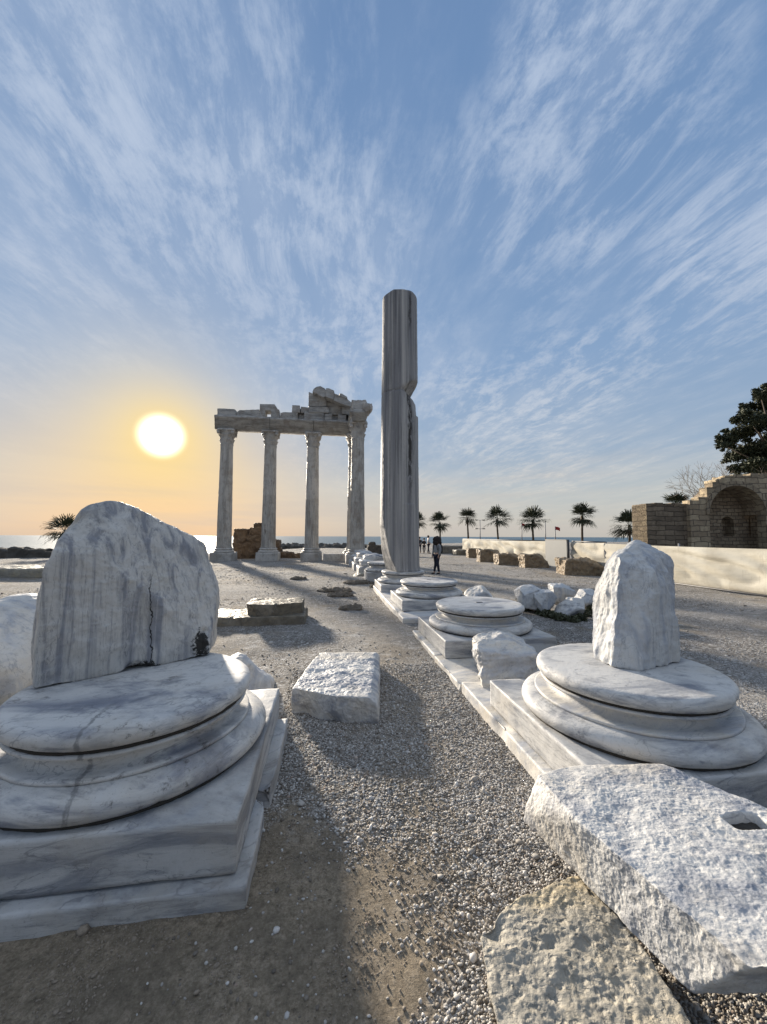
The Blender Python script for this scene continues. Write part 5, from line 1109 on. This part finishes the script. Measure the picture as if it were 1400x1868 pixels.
# ------------------------------------------------------------------ people
def skin(name, joints, edges, mat, parent, sub=2):
    me = bpy.data.meshes.new(name); me.from_pydata([j[:3] for j in joints], edges, []); o_ = bpy.data.objects.new(name, me); COL.objects.link(o_); o_.parent = parent
    md = o_.modifiers.new('skin', 'SKIN'); md.use_smooth_shade = True; md.branch_smoothing = .6
    for k, j in enumerate(joints):
        rr_ = j[3] if isinstance(j[3], tuple) else (j[3], j[3]); me.skin_vertices[0].data[k].radius = rr_
    me.skin_vertices[0].data[0].use_root = True
    s_ = o_.modifiers.new('sub', 'SUBSURF'); s_.levels = sub; s_.render_levels = sub; me.materials.append(mat); return o_
def person(loc, rz, h, lab, top='jacket', legs='navy', hair='hair', bighair=True, bag=True, step=.06, arm=.0, group=None):
    s = h/1.65; r = empty('person', loc, lab, 'person', group); r.rotation_euler = (0, 0, rz)
    J = [(0, 0, .92, (.13, .095)), (0, .005, 1.10, (.115, .08)), (0, .01, 1.28, (.14, .09)), (0, .0, 1.38, (.07, .06)), (0, -.005, 1.44, .047), (0, -.01, 1.53, (.072, .085)), (0, -.015, 1.60, (.062, .075))]
    Ed = [(0, 1), (1, 2), (2, 3), (3, 4), (4, 5), (5, 6)]
    for sd_ in (-1, 1):
        b_ = len(J); fy = step*sd_
        J += [(sd_*.09, 0, .84, .085), (sd_*.095, -fy*.6, .48, .055), (sd_*.10, fy*.9, .10, .038), (sd_*.105, fy*.9-.03, .035, (.036, .03)), (sd_*.11, fy*.9-.15, .025, (.034, .022))]
        Ed += [(0, b_), (b_, b_+1), (b_+1, b_+2), (b_+2, b_+3), (b_+3, b_+4)]
        a_ = len(J); J += [(sd_*.17, 0, 1.34, .05), (sd_*.215, .03, 1.08, .038), (sd_*.20, -.06-arm, .86+arm*.6, .026), (sd_*.20, -.08-arm, .79+arm*.7, (.032, .016))]
        Ed += [(2, a_), (a_, a_+1), (a_+1, a_+2), (a_+2, a_+3)]
        for q_ in range(4): f0 = len(J); J += [(sd_*.20, -.105-arm+q_*.017, .745+arm*.7+.004*q_, .008), (sd_*.193, -.10-arm+q_*.016, .71+arm*.7+.006*abs(q_-1), .0065)]; Ed += [(a_+3, f0), (f0, f0+1)]
        f0 = len(J); J += [(sd_*.19, -.115-arm, .79+arm*.7, .009), (sd_*.18, -.125-arm, .76+arm*.7, .007)]; Ed += [(a_+3, f0), (f0, f0+1)]
    sc = lambda JJ: [(x*s, y*s, z*s, tuple(q_*s for q_ in rr_) if isinstance(rr_, tuple) else rr_*s) for x, y, z, rr_ in JJ]
    skin('body', sc(J), Ed, M['skin'], r)
    JT = [(0, 0, .90, (.16, .125)), (0, .005, 1.08, (.15, .11)), (0, .01, 1.27, (.165, .115)), (0, 0, 1.38, (.075, .07))]; ET = [(0, 1), (1, 2), (2, 3)]
    for sd_ in (-1, 1):
        a_ = len(JT); JT += [(sd_*.17, 0, 1.33, .068), (sd_*.22, .03, 1.08, .056), (sd_*.20, -.05-arm, .87+arm*.6, .045)]; ET += [(2, a_), (a_, a_+1), (a_+1, a_+2)]
    skin('jacket', sc(JT), ET, M[top], r)
    if bag: skin('shirt_hem', sc([(0, 0, .90, (.165, .13)), (0, 0, .80, (.17, .135))]), [(0, 1)], M['shirt'], r)
    JL = [(0, 0, .90, (.135, .11))]; EL = []
    for sd_ in (-1, 1):
        b_ = len(JL); fy = step*sd_; JL += [(sd_*.09, 0, .82, .10), (sd_*.095, -fy*.6, .48, .068), (sd_*.10, fy*.9, .10, .052)]; EL += [(0, b_), (b_, b_+1), (b_+1, b_+2)]
        skin('shoe', sc([(sd_*.10, fy*.9+.03, .045, (.045, .04)), (sd_*.105, fy*.9-.06, .04, (.045, .035)), (sd_*.11, fy*.9-.17, .03, (.04, .025))]), [(0, 1), (1, 2)], M['black'], r, 1)
    skin('trousers', sc(JL), EL, M[legs], r)
    if bighair: v, f = rock((0, .03*s, 1.50*s), (.17*s, .17*s, .20*s), [], res=22, soft=3, amp=.03, freq=9, rid=.02, rfreq=14)
    else: v, f = rock((0, .015*s, 1.585*s), (.085*s, .10*s, .09*s), [], res=14, soft=3, amp=.008, freq=12)
    hm = mesh_of(v, f, M[hair], True, 'hair'); ho = bpy.data.objects.new('hair', hm); COL.objects.link(ho); ho.parent = r
    if bighair:
        v, f = rock((0.0, .16*s, 1.33*s), (.13*s, .07*s, .16*s), [], res=16, soft=3, amp=.03, freq=9); hm2 = mesh_of(v, f, M[hair], True, 'hair'); h2 = bpy.data.objects.new('hair', hm2); COL.objects.link(h2); h2.parent = r
    face = [((-.028, -.088, 1.545), .009), ((.028, -.088, 1.545), .009)]
    ge = [rock(np.array(p)*s, (rr_, rr_, rr_), [], res=4, soft=2, amp=0) for p, rr_ in face]
    for nm, gg, mt in (('eye', ge[0], 'black'), ('eye', ge[1], 'black'), ('nose', rock(np.array([0, -.098, 1.52])*s, (.012, .016, .02), [], res=4, soft=2, amp=0), 'skin')):
        me = mesh_of(gg[0], gg[1], M[mt], True, nm); fo = bpy.data.objects.new(nm, me); COL.objects.link(fo); fo.parent = r
    if bag:
        v, f = rock((0, .19*s, 1.12*s), (.14*s, .08*s, .19*s), [], res=18, soft=8, amp=.006, freq=6); bm_ = mesh_of(v, f, M['black'], True, 'backpack'); bo = bpy.data.objects.new('backpack', bm_); COL.objects.link(bo); bo.parent = r
        gs = [tube([(sd_*.09*s, .15*s, 1.28*s), (sd_*.10*s, .02*s, 1.42*s), (sd_*.11*s, -.10*s, 1.28*s), (sd_*.12*s, -.06*s, 1.1*s), (sd_*.11*s, .13*s, 1.0*s)], .014*s, 6) for sd_ in (-1, 1)]
        v, f = join(gs); bs = bpy.data.objects.new('strap', mesh_of(v, f, M['black'], True, 'strap')); COL.objects.link(bs); bs.parent = bo
    return r
pw = atz(797, 1047)
person((pw[0], pw[1], float(gheight([pw[0]], [pw[1]])[0])), R(-62), 1.62, 'person with big curly hair, grey jacket and black backpack right of the column')
for px, top_c, rz, hh_, lab, ar_ in ((766, 'black', R(170), 1.62, 'distant person in black half behind the lone column', .1), (774, 'black', R(200), 1.5, 'distant person in dark clothes second from the lone column', .25), (782, 'cloth_pale', R(90), 1.78, 'distant taller person in a pale jacket nearest the woman', .12)):
    pg = atz(px, 1009); pg = pg*np.array([1, 1, 0]); person((pg[0], pg[1], float(gheight([pg[0]], [pg[1]])[0])), rz, hh_, lab, top=top_c, bighair=False, bag=False, arm=ar_, group='distant visitors')
print('done')
